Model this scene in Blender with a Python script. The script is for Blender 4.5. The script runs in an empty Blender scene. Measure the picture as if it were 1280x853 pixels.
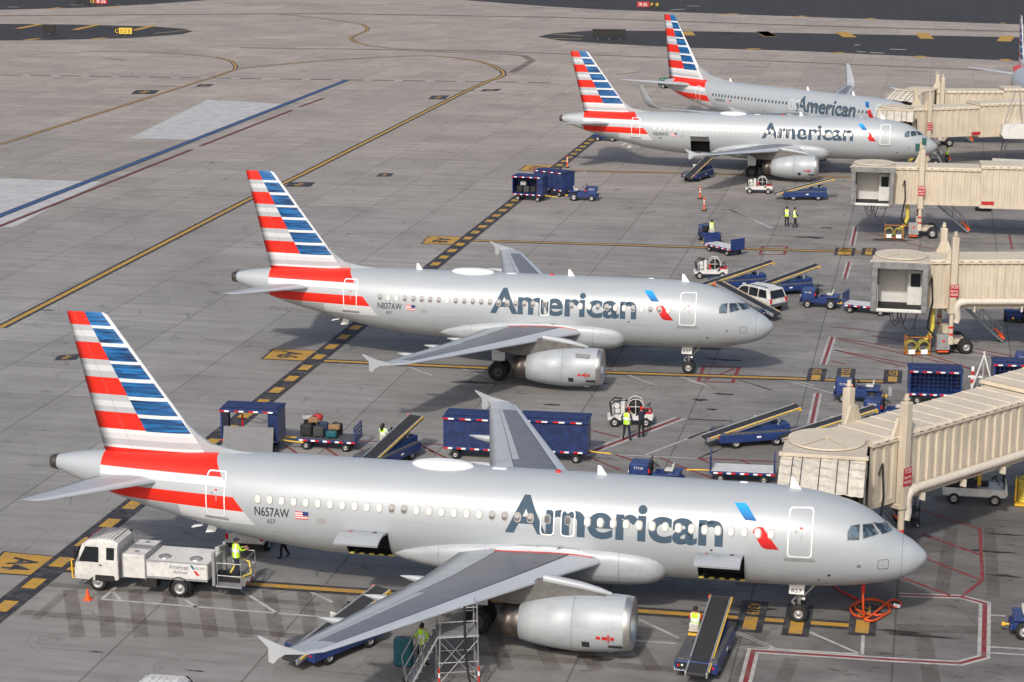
import bpy, bmesh, math, random
from mathutils import Vector, Matrix
random.seed(7)
SC = bpy.context.scene
COL = SC.collection
R = math.radians
PI = math.pi
TAU = 2*math.pi

# ---------------------------------------------------------------- helpers
class MB:
    """collects shapes and links them as one mesh object"""
    def __init__(s):
        s.v = []; s.f = []; s.m = []; s.s = []; s.T = Matrix.Identity(4)
    def add(s, vs, fs, m=0, smooth=False):
        o = len(s.v)
        s.v += [s.T @ Vector(p) for p in vs]
        for f in fs:
            s.f.append([i+o for i in f]); s.m.append(m); s.s.append(smooth)
        return s
    def box(s, c, d, m=0, rz=0, ry=0, rx=0, b=0.0, taper=None):
        hx, hy, hz = d[0]/2, d[1]/2, d[2]/2
        b = min(b, hx*.9, hy*.9, hz*.9)
        M = Matrix.Translation(c) @ Matrix.Rotation(rz, 4, 'Z') @ Matrix.Rotation(ry, 4, 'Y') @ Matrix.Rotation(rx, 4, 'X')
        def tp(p):
            if taper and p[2] > 0: return Vector((p[0]*taper[0], p[1]*taper[1], p[2]))
            return Vector(p)
        if b <= 0:
            vs = [M @ tp((sx*hx, sy*hy, sz*hz)) for sx in (-1, 1) for sy in (-1, 1) for sz in (-1, 1)]
            fs = [(0,1,3,2), (4,6,7,5), (0,4,5,1), (2,3,7,6), (0,2,6,4), (1,5,7,3)]
            return s.add(vs, fs, m)
        vs = []; idx = {}
        for sx in (-1, 1):
            for sy in (-1, 1):
                for sz in (-1, 1):
                    for a in range(3):
                        p = [sx*(hx-b), sy*(hy-b), sz*(hz-b)]; p[a] = (sx*hx, sy*hy, sz*hz)[a]
                        idx[sx, sy, sz, a] = len(vs); vs.append(M @ tp(p))
        fs = []
        for a in range(3):
            u, w = (a+1) % 3, (a+2) % 3
            for sg in (-1, 1):
                q = []
                for (cu, cw) in ((-1,-1), (1,-1), (1,1), (-1,1)):
                    k = [0,0,0]; k[a] = sg; k[u] = cu; k[w] = cw; q.append(idx[k[0],k[1],k[2],a])
                fs.append(q if sg > 0 else q[::-1])
        for a in range(3):      # edges along axis a
            u, w = (a+1) % 3, (a+2) % 3
            for su in (-1, 1):
                for sw in (-1, 1):
                    k0 = [0,0,0]; k0[u] = su; k0[w] = sw; k1 = list(k0); k0[a] = -1; k1[a] = 1
                    q = [idx[tuple(k0)+(u,)], idx[tuple(k1)+(u,)], idx[tuple(k1)+(w,)], idx[tuple(k0)+(w,)]]
                    fs.append(q if su*sw > 0 else q[::-1])
        for sx in (-1, 1):
            for sy in (-1, 1):
                for sz in (-1, 1):
                    q = [idx[sx,sy,sz,a] for a in range(3)]
                    fs.append(q if sx*sy*sz > 0 else q[::-1])
        return s.add(vs, fs, m)
    def cyl(s, p0, p1, r, n=12, r2=None, m=0, cap=True, mc=None):
        p0, p1 = Vector(p0), Vector(p1); d = p1-p0
        if d.length < 1e-6: return s
        d.normalize(); a = d.orthogonal().normalized(); b = d.cross(a)
        r2 = r if r2 is None else r2
        c = [(math.cos(TAU*i/n), math.sin(TAU*i/n)) for i in range(n)]
        A = [p0+(a*x+b*y)*r for x, y in c]; B = [p1+(a*x+b*y)*r2 for x, y in c]
        s.add(A+B, [(i, (i+1) % n, n+(i+1) % n, n+i) for i in range(n)], m, True)
        if cap:
            mc = m if mc is None else mc
            s.add(A, [list(range(n))[::-1]], mc); s.add(B, [list(range(n))], mc)
        return s
    def tube(s, pts, r, n=6, m=0):
        pts = [Vector(p) for p in pts]; rings = []; a = None
        for i, p in enumerate(pts):
            d = (pts[min(i+1, len(pts)-1)]-pts[max(i-1, 0)]).normalized()
            if a is None: a = d.orthogonal().normalized()
            a = (a-d*a.dot(d)); a = a.normalized() if a.length > 1e-5 else d.orthogonal().normalized()
            b = d.cross(a)
            rr = r[i] if isinstance(r, (list, tuple)) else r
            rings.append([p+(a*math.cos(TAU*k/n)+b*math.sin(TAU*k/n))*rr for k in range(n)])
        return s.loft(rings, m=m)
    def loft(s, rings, m=0, caps=True, smooth=True, close=True, mf=None):
        n = len(rings[0]); vs = [p for r in rings for p in r]; o = len(s.v)
        s.v += [s.T @ Vector(p) for p in vs]
        for j in range(len(rings)-1):
            for i in range(n if close else n-1):
                k = (i+1) % n
                s.f.append([o+j*n+i, o+j*n+k, o+(j+1)*n+k, o+(j+1)*n+i])
                s.m.append(mf(j, i) if mf else m); s.s.append(smooth)
        if caps:
            s.add(rings[0], [list(range(n))[::-1]], m); s.add(rings[-1], [list(range(n))], m)
        return s
    def lathe(s, prof, c=(0,0,0), axis='x', n=32, m=0, mf=None, smooth=True):
        rings = []
        for (t, r) in prof:
            g = []
            for k in range(n):
                a = TAU*k/n; x, y = r*math.cos(a), r*math.sin(a)
                g.append({'x': (c[0]+t, c[1]+x, c[2]+y), 'y': (c[0]+y, c[1]+t, c[2]+x), 'z': (c[0]+x, c[1]+y, c[2]+t)}[axis])
            rings.append(g)
        return s.loft(rings, m=m, caps=False, smooth=smooth, mf=(lambda j, i: mf[j]) if mf else None)
    def prism(s, poly, axis, a, b, m=0):
        """2-D polygon extruded along an axis: x->(y,z) y->(x,z) z->(x,y)"""
        def P(p, t): return {'x': (t, p[0], p[1]), 'y': (p[0], t, p[1]), 'z': (p[0], p[1], t)}[axis]
        A = [P(p, a) for p in poly]; B = [P(p, b) for p in poly]; n = len(poly)
        ar = sum(poly[i][0]*poly[(i+1) % n][1]-poly[(i+1) % n][0]*poly[i][1] for i in range(n))
        flip = (ar > 0) != (axis == 'y'); flip = flip if b > a else not flip
        fs = [(i, (i+1) % n, n+(i+1) % n, n+i) for i in range(n)]
        if not flip: fs = [f[::-1] for f in fs]
        for f in fs: s.add([(A+B)[i] for i in f], [(0,1,2,3)], m)
        s.add(A, [list(range(n))[::-1] if flip else list(range(n))], m); s.add(B, [list(range(n)) if flip else list(range(n))[::-1]], m)
        return s
    def ball(s, c, r, m=0, n=12, k=8, sc=(1,1,1)):
        rings = [[(c[0]+r*sc[0]*math.sin(PI*(j+.02)/(k+.04))*math.cos(TAU*i/n), c[1]+r*sc[1]*math.sin(PI*(j+.02)/(k+.04))*math.sin(TAU*i/n),
                   c[2]-r*sc[2]*math.cos(PI*(j+.02)/(k+.04))) for i in range(n)] for j in range(k+1)]
        return s.loft(rings, m=m)
    def wheel(s, c, r, w, m=0, mr=1, n=20, hub=.55):
        """tyre with rounded shoulders plus rim, axis along y"""
        h = w/2
        s.lathe([(-h*.8, r*hub), (-h, r*.72), (-h*.8, r*.95), (-h*.4, r), (h*.4, r), (h*.8, r*.95), (h, r*.72), (h*.8, r*hub)], c, 'y', n, m)
        for sg in (-1, 1):
            q = [(sg*h*.8, r*hub), (sg*h*.45, r*hub*.86), (sg*h*.5, r*hub*.4), (sg*h*.85, r*hub*.34), (sg*h*.85, .002)]
            s.lathe(q if sg < 0 else q, c, 'y', n, mr)
        return s
    def build(s, name, mats, parent=None, loc=None):
        me = bpy.data.meshes.new(name)
        me.from_pydata([tuple(p) for p in s.v], [], s.f)
        for x in (mats if isinstance(mats, (list, tuple)) else [mats]): me.materials.append(x)
        me.polygons.foreach_set('material_index', s.m)
        me.polygons.foreach_set('use_smooth', s.s)
        bm = bmesh.new(); bm.from_mesh(me); bmesh.ops.recalc_face_normals(bm, faces=bm.faces); bm.to_mesh(me); bm.free()
        me.update()
        o = bpy.data.objects.new(name, me); COL.objects.link(o)
        if parent: o.parent = parent
        if loc: o.location = loc
        return o

def smooth_path(P, k=5):
    P = [Vector(p) for p in P]; out = []
    for i in range(len(P)-1):
        a, b, c, d = P[max(i-1, 0)], P[i], P[i+1], P[min(i+2, len(P)-1)]
        for j in range(k):
            t = j/k; out.append(b*(1)+(c-a)*(.5*t)+(a*2-b*5+c*4-d)*(.5*t*t)+(b*3-a-c*3+d)*(.5*t**3))
    return out+[P[-1]]
def link_bm(name, bm, mats, parent=None, smooth=False):
    me = bpy.data.meshes.new(name); bm.to_mesh(me); bm.free()
    for x in (mats if isinstance(mats, (list, tuple)) else [mats]): me.materials.append(x)
    if smooth: me.polygons.foreach_set('use_smooth', [True]*len(me.polygons))
    o = bpy.data.objects.new(name, me); COL.objects.link(o)
    if parent: o.parent = parent
    return o

def tag(o, label, cat, group=None):
    o['label'] = label; o['category'] = cat
    if group: o['group'] = group
    return o
def thing(name, label, cat, loc=(0,0,0), rz=0.0, group=None):
    o = bpy.data.objects.new(name, None); o.empty_display_size = .3; COL.objects.link(o)
    o.location = (loc[0], loc[1], loc[2] if len(loc) > 2 else 0); o.rotation_euler = (0, 0, rz)
    return tag(o, label, cat, group)
def structure(o): o['kind'] = 'structure'; return o
def kids(o): return [c for c in bpy.data.objects if c.parent == o]
def copy_tree(o, parent=None):
    c = o.copy(); COL.objects.link(c); c.parent = parent
    for ch in kids(o): copy_tree(ch, c)
    return c
def dup(o, loc, rz, label, group=None):
    c = copy_tree(o); c.location = (loc[0], loc[1], loc[2] if len(loc) > 2 else 0); c.rotation_euler = (0, 0, rz); c['label'] = label
    if group: c['group'] = group
    return c

def text_bm(txt, size=1.0, bold=0.0, align='LEFT'):
    """flat text mesh in the xy plane, made from the built-in font"""
    cu = bpy.data.curves.new('lettering', 'FONT'); cu.body = txt; cu.size = size; cu.offset = bold; cu.align_x = align; cu.resolution_u = 5
    o = bpy.data.objects.new('lettering', cu); COL.objects.link(o)
    dg = bpy.context.evaluated_depsgraph_get(); me = bpy.data.meshes.new_from_object(o.evaluated_get(dg))
    bpy.data.objects.remove(o); bpy.data.curves.remove(cu)
    bm = bmesh.new(); bm.from_mesh(me); bpy.data.meshes.remove(me)
    bmesh.ops.remove_doubles(bm, verts=bm.verts, dist=1e-5)
    return bm
def bounds(bm):
    xs = [v.co.x for v in bm.verts]; ys = [v.co.y for v in bm.verts]
    return min(xs), max(xs), min(ys), max(ys)
def fit_bm(bm, x0, x1, y0, y1, flip=False):
    a, b, c, d = bounds(bm)
    for v in bm.verts:
        t = (v.co.x-a)/(b-a); u = (v.co.y-c)/(d-c)
        if flip: t = 1-t
        v.co = Vector((x0+(x1-x0)*t, y0+(y1-y0)*u, 0))
    return bm
def text_on(name, txt, M, w, h, mat, parent=None, bold=0.0):
    """text fitted in a w x h rectangle in the local plane of matrix M (x right, y up)"""
    bm = fit_bm(text_bm(txt, 1, bold), -w/2, w/2, -h/2, h/2)
    for v in bm.verts: v.co = M @ v.co
    return link_bm(name, bm, mat, parent)
def plane_M(o, xdir, ydir):
    x = Vector(xdir).normalized(); y = Vector(ydir).normalized(); z = x.cross(y)
    return Matrix(((x.x, y.x, z.x, o[0]), (x.y, y.y, z.y, o[1]), (x.z, y.z, z.z, o[2]), (0,0,0,1)))

# ---------------------------------------------------------------- node expressions
class X:
    """number socket with operators, writes Math nodes"""
    def __init__(s, nt, k): s.nt = nt; s.k = k
    def _op(s, op, *o):
        n = s.nt.nodes.new('ShaderNodeMath'); n.operation = op
        for i, q in enumerate((s,)+o):
            if isinstance(q, X): s.nt.links.new(q.k, n.inputs[i])
            else: n.inputs[i].default_value = q
        return X(s.nt, n.outputs[0])
    def __add__(s, o): return s._op('ADD', o)
    def __sub__(s, o): return s._op('SUBTRACT', o)
    def __mul__(s, o): return s._op('MULTIPLY', o)
    def __gt__(s, o): return s._op('GREATER_THAN', o)
    def __lt__(s, o): return s._op('LESS_THAN', o)
    def neg(s): return s._op('MULTIPLY', -1.0)
    def abs(s): return s._op('ABSOLUTE')
    def floor(s): return s._op('FLOOR')
    def fract(s): return s._op('FRACT')
    def pingpong(s, o): return s._op('PINGPONG', o)
    def inv(s): return X(s.nt, s._op('MULTIPLY', -1.0).k)+1.0
    def mx(s, o): return s._op('MAXIMUM', o)
    def mn(s, o): return s._op('MINIMUM', o)
    def clamp(s):
        r = s._op('ADD', 0.0); r.k.node.use_clamp = True; return r
    def ramp(s, a, b):
        n = s.nt.nodes.new('ShaderNodeMapRange'); s.nt.links.new(s.k, n.inputs[0])
        n.inputs[1].default_value = a; n.inputs[2].default_value = b; return X(s.nt, n.outputs[0])
def coords(nt, kind='Object'):
    t = nt.nodes.new('ShaderNodeTexCoord'); return t.outputs[kind]
def sep(nt, v):
    n = nt.nodes.new('ShaderNodeSeparateXYZ'); nt.links.new(v, n.inputs[0]); return [X(nt, n.outputs[i]) for i in range(3)]
def comb(nt, a, b, c):
    n = nt.nodes.new('ShaderNodeCombineXYZ')
    for i, q in enumerate((a, b, c)):
        if isinstance(q, X): nt.links.new(q.k, n.inputs[i])
        else: n.inputs[i].default_value = q
    return n.outputs[0]
def noise(nt, vec, scale, detail=4, rough=.55, dist=0.0):
    n = nt.nodes.new('ShaderNodeTexNoise'); nt.links.new(vec, n.inputs['Vector'])
    n.inputs['Scale'].default_value = scale; n.inputs['Detail'].default_value = detail; n.inputs['Roughness'].default_value = rough; n.inputs['Distortion'].default_value = dist
    return X(nt, n.outputs[0])
def wnoise(nt, vec):
    n = nt.nodes.new('ShaderNodeTexWhiteNoise'); n.noise_dimensions = '3D'; nt.links.new(vec, n.inputs['Vector']); return X(nt, n.outputs['Value'])
def mixc(nt, f, a, b, mode='MIX'):
    n = nt.nodes.new('ShaderNodeMix'); n.data_type = 'RGBA'; n.blend_type = mode
    if isinstance(f, X): nt.links.new(f.k, n.inputs[0])
    else: n.inputs[0].default_value = f
    for i, q in ((6, a), (7, b)):
        if isinstance(q, (tuple, list)): n.inputs[i].default_value = (q[0], q[1], q[2], 1)
        else: nt.links.new(q, n.inputs[i])
    return n.outputs[2]
def stepramp(nt, x, stops, lo, hi):
    """constant colour ramp over a value range: stops = [(value, colour)]"""
    n = nt.nodes.new('ShaderNodeValToRGB'); cr = n.color_ramp; cr.interpolation = 'CONSTANT'
    nt.links.new(x.ramp(lo, hi).k, n.inputs[0])
    while len(cr.elements) < len(stops): cr.elements.new(.5)
    for e, (v, c) in zip(cr.elements, sorted(stops, key=lambda q: q[0])):
        e.position = min(max((v-lo)/(hi-lo), 0), 1); e.color = (c[0], c[1], c[2], 1)
    return n.outputs[0]
def new_mat(name, rough=.5, metal=0.0, spec=.5, coat=0.0):
    m = bpy.data.materials.new(name); m.use_nodes = True; nt = m.node_tree
    b = nt.nodes['Principled BSDF']; b.inputs['Roughness'].default_value = rough; b.inputs['Metallic'].default_value = metal
    b.inputs['Specular IOR Level'].default_value = spec; b.inputs['Coat Weight'].default_value = coat; b.inputs['Coat Roughness'].default_value = .08
    return m, nt, b
MATS = {}
def mat(name, c, rough=.5, metal=0.0, vary=.12, scale=3.0, coat=0.0, dirt=0.0, emit=0.0):
    """painted / plain surface with slight procedural wear"""
    if name in MATS: return MATS[name]
    m, nt, b = new_mat(name, rough, metal, .5, coat)
    v = coords(nt); f = noise(nt, v, scale, 5, .6).ramp(.3, .7)
    col = mixc(nt, f, tuple(x*(1-vary) for x in c), tuple(min(x*(1+vary), 1) for x in c))
    if dirt:
        g = noise(nt, v, scale*3.1, 6, .7, .6).ramp(.52, .75)*dirt
        col = mixc(nt, g, col, (.06, .055, .05))
    nt.links.new(col, b.inputs['Base Color'])
    r = noise(nt, v, scale*2, 3)*.25+(rough-.12); nt.links.new(r.k, b.inputs['Roughness'])
    if emit: b.inputs['Emission Color'].default_value = (c[0], c[1], c[2], 1); b.inputs['Emission Strength'].default_value = emit
    MATS[name] = m; return m
# ---------------------------------------------------------------- camera, light, sky
CAM = bpy.data.cameras.new('camera'); cam = bpy.data.objects.new('camera', CAM); COL.objects.link(cam)
CR = Vector((0.97921432, 0.20281611, 0.00222493)); CU = Vector((-0.04902221, 0.22601084, 0.9728905)); CF = Vector((-0.19681501, 0.95277738, -0.23125554))
cam.matrix_world = Matrix(((CR.x, CU.x, -CF.x, -0.6787), (CR.y, CU.y, -CF.y, -79.9171), (CR.z, CU.z, -CF.z, 30.6403), (0,0,0,1)))
CAM.sensor_width = 36; CAM.lens = 36*2544.03/1280; CAM.clip_start = 1; CAM.clip_end = 5000
SC.camera = cam
W = bpy.data.worlds.new('World'); SC.world = W; W.use_nodes = True
nt = W.node_tree; bg = nt.nodes['Background']; sky = nt.nodes.new('ShaderNodeTexSky'); sky.sky_type = 'NISHITA'; sky.sun_disc = False
sd = Vector((-.12, -1.25, 1)).normalized()
EL = math.asin(sd.z); AZ = math.atan2(sd.x, sd.y)
sky.sun_elevation = EL; sky.sun_rotation = AZ; sky.dust_density = 4.0; sky.air_density = 1.0; sky.ozone_density = 1.2
nt.links.new(sky.outputs[0], bg.inputs[0]); bg.inputs[1].default_value = .13
SUN = bpy.data.lights.new('sun', 'SUN'); sun = bpy.data.objects.new('sun', SUN); COL.objects.link(sun)
SUN.energy = 2.55; SUN.angle = R(2.5); SUN.color = (1, .95, .88)
sun.rotation_euler = (-sd).to_track_quat('-Z', 'Y').to_euler(); sun.location = (0, -40, 80)
SC.view_settings.view_transform = 'Standard'; SC.view_settings.look = 'None'; SC.view_settings.gamma = 1; SC.view_settings.exposure = 0.02
SC.view_settings.use_curve_mapping = False

# ---------------------------------------------------------------- shared paints
BLUE = mat('fleet_blue_paint', (.012, .036, .155), .42, vary=.35, coat=.2, dirt=.6)
DBLUE = mat('dark_blue_canvas', (.013, .028, .110), .65, vary=.4, dirt=.45)
WHITE = mat('white_paint', (.62, .62, .60), .42, vary=.10, scale=1.6, coat=.15, dirt=.38)
def cream_mat(name, c, streak):
    m, nt, b = new_mat(name, .6, 0, .4); v = coords(nt); x, y, z = sep(nt, v)
    f = noise(nt, v, .7, 5, .6).ramp(.3, .7); col = mixc(nt, f, tuple(q*.88 for q in c), tuple(q*1.05 for q in c))
    s = noise(nt, comb(nt, x*2.2, y*2.2, z*.22), 1.5, 5, .7).ramp(.46, .80)*streak; col = mixc(nt, s, col, (.20, .155, .11))
    g = noise(nt, v, 2.6, 6, .75, .5).ramp(.58, .78)*.4; col = mixc(nt, g, col, (.17, .145, .12))
    nt.links.new(col, b.inputs['Base Color']); return m
CREAM = cream_mat('cream_paint', (.57, .50, .395), .42)
GREY = mat('grey_metal', (.34, .35, .36), .45, .4, vary=.15, dirt=.25)
DGREY = mat('dark_grey_deck', (.075, .078, .085), .75, vary=.35, scale=5, dirt=.3)
BLACK = mat('black_rubber', (.014, .014, .015), .75, vary=.3, scale=6)
BELT = mat('conveyor_rubber', (.026, .026, .028), .7, vary=.35, scale=9)
STEEL = mat('steel', (.5, .5, .5), .35, .8, vary=.15)
RIM = mat('wheel_rim', (.38, .38, .38), .45, .5, vary=.2, dirt=.4)
YEL = mat('yellow_paint', (.72, .44, .03), .5, vary=.15, dirt=.3)
YELB = mat('yellow_hose', (.62, .5, .08), .6, vary=.2)
RED = mat('red_paint', (.55, .025, .02), .45, vary=.15, dirt=.1)
ORANGE = mat('orange_plastic', (.85, .10, .015), .5, vary=.12)
HIVIS = mat('hi_vis_yellow', (.50, .85, .03), .7, vary=.12, scale=8)
REFL = mat('reflective_strip', (.75, .77, .75), .4, vary=.1)
NAVY = mat('navy_cloth', (.016, .02, .04), .85, vary=.3, scale=9)
DARKC = mat('black_cloth', (.012, .012, .014), .85, vary=.3, scale=9)
REDC = mat('red_cloth', (.5, .02, .015), .8, vary=.2, scale=9)
SKIN = mat('skin', (.42, .22, .14), .55, vary=.1, scale=9)
HAIR = mat('dark_hair', (.012, .009, .007), .6, vary=.3, scale=14)
GLASSD = mat('dark_glass', (.012, .016, .02), .08, vary=.3, scale=1.5)
LAMPR = mat('red_lens', (.6, .02, .02), .2, vary=.1)
LAMPW = mat('clear_lens', (.8, .8, .75), .2, vary=.05)
TEAL = mat('teal_plastic', (.01, .12, .16), .4, vary=.15)
SEATW = mat('white_vinyl', (.55, .54, .5), .55, vary=.1, dirt=.25)
# ---------------------------------------------------------------- airliners
AIRP = [(0,3.12,0.0,0.0),(.05,3.12,.17,.18),(.2,3.10,.35,.38),(.4,3.09,.53,.57),(.64,3.09,.71,.77),(1.17,3.125,.965,1.06),(1.6,3.21,1.17,1.27),(2.2,3.375,1.45,1.49),(2.7,3.46,1.63,1.63),(3.26,3.53,1.765,1.73),(4.3,3.60,1.93,1.86),(5.34,3.65,2.02,1.94),(6.5,3.67,2.065,1.97),(8,3.67,2.07,1.975),(11,3.67,2.07,1.975),(22,3.67,2.07,1.975),(24.0,3.67,2.07,1.975),(25.2,3.70,2.05,1.96),(26.6,3.765,1.985,1.91),(28.8,3.89,1.83,1.75),(30.5,4.06,1.61,1.53),(32.2,4.22,1.39,1.30),(33.8,4.38,1.17,1.07),(35.5,4.60,.84,.76),(36.5,4.70,.62,.57),(37.3,4.78,.38,.36),(37.57,4.79,.30,.28)]
BOEP = [(0,2.75,0.0,0.0),(.05,2.75,.17,.17),(.2,2.76,.36,.36),(.5,2.78,.62,.62),(1.0,2.84,.92,.92),(1.6,2.95,1.2,1.2),(2.2,3.1,1.46,1.42),(3.0,3.24,1.74,1.63),(4.0,3.32,1.9,1.77),(5.5,3.36,1.99,1.86),(7.0,3.38,2.01,1.88),(11,3.38,2.01,1.88),(22,3.38,2.01,1.88),(25,3.38,2.01,1.88),(27,3.46,1.93,1.82),(29,3.60,1.78,1.67),(31,3.78,1.57,1.42),(33,3.98,1.32,1.15),(35,4.2,1.02,.86),(36.5,4.38,.74,.6),(37.6,4.52,.42,.34),(38.0,4.56,.26,.22)]
def pchip(T, x, k):
    n = len(T)
    if x <= T[0][0]: return T[0][k]
    if x >= T[-1][0]: return T[-1][k]
    i = max(j for j in range(n-1) if T[j][0] <= x)
    h = T[i+1][0]-T[i][0]; d = (T[i+1][k]-T[i][k])/h
    def sl(j):
        if j <= 0 or j >= n-1: return d
        h0 = T[j][0]-T[j-1][0]; h1 = T[j+1][0]-T[j][0]; d0 = (T[j][k]-T[j-1][k])/h0; d1 = (T[j+1][k]-T[j][k])/h1
        return 0.0 if d0*d1 <= 0 else 2*d0*d1/(d0+d1)
    t = (x-T[i][0])/h; a, b = sl(i)*h, sl(i+1)*h
    return (2*t**3-3*t*t+1)*T[i][k]+(t**3-2*t*t+t)*a+(-2*t**3+3*t*t)*T[i+1][k]+(t**3-t*t)*b

SILVER = (.40, .432, .458)
def silver_base(nt, b, v):
    f = noise(nt, comb(nt, *[q*s for q, s in zip(sep(nt, v), (.25, 1.0, 1.6))]), .8, 5).ramp(.3, .7)
    return mixc(nt, f, tuple(x*.955 for x in SILVER), tuple(x*1.03 for x in SILVER))
def fin_livery(name, zs, z0, xs, x0):
    """stripe livery of the vertical fin; z and x scaled to the reference fin"""
    m, nt, b = new_mat(name, .4, 0, .35, .08); v = coords(nt); x, y, z = sep(nt, v)
    Z = (z*zs)+z0; S = (x*(-xs))+x0
    red, wh, gr, w2 = (.70, .020, .008), (.60, .615, .63), (.43, .455, .48), (.70, .715, .73)
    rear = []
    for top, bot, c in ((13, 11.03, red), (11.03, 10.26, 0), (10.26, 9.52, red), (9.52, 8.75, 0), (8.75, 7.98, red), (7.98, 7.19, 0), (7.19, 6.46, red)):
        if c: rear.append((bot, c))
        else:
            t = (top-bot)/3; rear += [(bot, gr), (bot+t, wh), (bot+2*t, gr)]
    base = [(0, red), (5.60, w2), (5.74, gr), (6.02, wh), (6.28, w2)]
    rear = base[:1]+base[1:]+rear+[]
    bl = (.02, .14, .36)
    front = list(base)
    for bot, top in ((6.42, 7.03), (7.18, 7.80), (7.94, 8.57), (8.72, 9.36), (9.50, 10.11), (10.27, 10.88), (11.03, 13)):
        front += [(bot, (1, 0, 1)), (top, w2)]
    CRr = stepramp(nt, Z, rear, 5, 13); CFr = stepramp(nt, Z, front, 5, 13)
    # blue cells shift from navy to bright blue along brushed streaks
    st = noise(nt, comb(nt, S*.55, 0.0, Z*9.0), 1.0, 3, .6); blue = mixc(nt, st.ramp(.40, .61), (.002, .014, .065), (.010, .165, .45))
    sc = nt.nodes.new('ShaderNodeSeparateColor'); nt.links.new(CFr, sc.inputs[0])
    isb = X(nt, sc.outputs[1]) < .01
    isb = isb*(X(nt, sc.outputs[2]) > .9)
    front_c = mixc(nt, isb, CFr, blue)
    diag = (Z-6.42)*.5135+33.29
    col = mixc(nt, S < diag, CRr, front_c)
    edge = (((S-diag).abs()) < .045)*(isb.mx(0.0))
    nz = noise(nt, v, 1.5, 3).ramp(.2, .8)
    le = (Z-6.69)*.7536+31.33      # bare leading edge strip
    le = (((S*-1.0)+le*1.0) < 0.0)
    lead = (S-((Z-6.69)*.0+0)) < 0
    lz = (Z-6.69)*.752+31.33
    lead = (S-lz) < .13
    col = mixc(nt, lead*(Z > 5.6), col, (.66, .67, .68))
    col = mixc(nt, nz*.06, col, (.2, .2, .2))
    hinge = (((S-((Z-5.6)*.42+33.95)).abs()) < .012)*(Z > 5.6)
    col = mixc(nt, hinge*.5, col, (.15, .16, .18))
    nt.links.new(col, b.inputs['Base Color']); return m
def fus_livery(name, zs, z0, xo, radome):
    m, nt, b = new_mat(name, .44, .10, .4, .10); v = coords(nt); x, y, z = sep(nt, v)
    Z = (z*zs)+z0; S = x.neg()+xo
    red, wh, gr = (.70, .020, .008), (.60, .615, .63), (.43, .455, .48)
    base = silver_base(nt, b, v)
    bands = stepramp(nt, Z, [(1, wh), (3.63, red), (4.25, gr), (4.62, wh), (4.97, red)], 1, 8)
    f = (S > ((Z-3.63)*.80+28.39))*(S < 35.24)
    f = f*(Z > 3.05)*((Z > 3.63).mx(S < 31.5))
    col = mixc(nt, f, base, bands)
    st = x.neg()
    seam = ((st-radome).abs() < .012)*.55
    for s in (3.6, 6.9, 9.6, 11.4, 17.0, 20.4, 23.2, 27.0): seam = seam.mx(((st-s).abs() < .008)*.10)
    seam = seam.mx(((Z-2.35).abs() < .006)*.16).mx(((Z-3.78).abs() < .006)*.16).mx(((Z-4.98).abs() < .005)*.08)
    col = mixc(nt, seam, col, (.08, .08, .09))
    grime = noise(nt, comb(nt, x*.35, y, z*1.2), 2.2, 6, .65).ramp(.45, .8)*(Z.ramp(3.2, 1.6))*.35
    col = mixc(nt, grime, col, (.16, .155, .15))
    nt.links.new(col, b.inputs['Base Color'])
    met = (f.inv())*.12; nt.links.new(met.k, b.inputs['Metallic']); return m
PAINT, nt, b_ = new_mat('silver_mica_paint', .48, .10, .4, .06)
v_ = coords(nt); c_ = silver_base(nt, b_, v_); xx_, yy_, zz_ = sep(nt, v_); g_ = noise(nt, comb(nt, xx_*.4, yy_, zz_), 2.2, 6, .7).ramp(.48, .8)*.42
nt.links.new(mixc(nt, g_, c_, (.18, .175, .17)), b_.inputs['Base Color'])
def wing_mat(name, c, rough):
    m, nt, b = new_mat(name, rough, .1, .5, .1); v = coords(nt); x, y, z = sep(nt, v); ay = y.abs()
    st = noise(nt, comb(nt, x*.25, y*1.3, 0.0), 1.6, 5, .65).ramp(.3, .75); col = mixc(nt, st, tuple(q*1.06 for q in c), tuple(q*.84 for q in c))
    ln = (ay-3.9).abs() < .014
    for s in (5.2, 6.45, 7.7, 9.0, 10.3, 11.6, 12.9, 14.3, 15.7): ln = ln.mx((ay-s).abs() < .014)
    col = mixc(nt, ln*.45, col, (.05, .05, .055)); nt.links.new(col, b.inputs['Base Color']); return m
WTOP = wing_mat('wing_light_grey', (.40, .425, .45), .45); WBOX = wing_mat('wing_dark_grey', (.165, .17, .19), .48)
SEAM = mat('panel_seam', (.03, .03, .033), .6)
WEDGE = mat('bare_leading_edge', (.50, .525, .56), .45, .15, vary=.05, scale=.5)
NOZ = mat('burnt_nozzle', (.16, .14, .125), .38, .85, vary=.25, scale=2)
LIP = mat('polished_lip', (.55, .54, .52), .36, .85, vary=.06, scale=.4)
PYL = mat('pylon_grey', (.15, .145, .14), .5, .2, vary=.25, dirt=.2)
FANB = mat('fan_dark', (.02, .02, .022), .5, .3)
LETTER = mat('slate_lettering', (.042, .078, .118), .75, vary=.05)
BLACKL = mat('black_lettering', (.02, .025, .03), .4)
WOUT = mat('white_outline', (.82, .83, .83), .4, vary=.04)
SHADE = mat('window_shade', (.74, .70, .62), .45, vary=.06)
WGREY = mat('window_dark', (.10, .105, .115), .15, vary=.3, scale=2)
WFRAME = mat('window_frame', (.33, .32, .31), .4, vary=.1)
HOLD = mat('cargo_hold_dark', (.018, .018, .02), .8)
COCK, nt, b_ = new_mat('cockpit_glass', .06, 0, .8, .5)
nt.links.new(mixc(nt, noise(nt, coords(nt), 2.5, 3).ramp(.45, .6), (.02, .03, .04), (.10, .15, .19)), b_.inputs['Base Color'])
LOGOB, nt, b_ = new_mat('emblem_blue', .6, 0, .3, 0)
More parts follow.
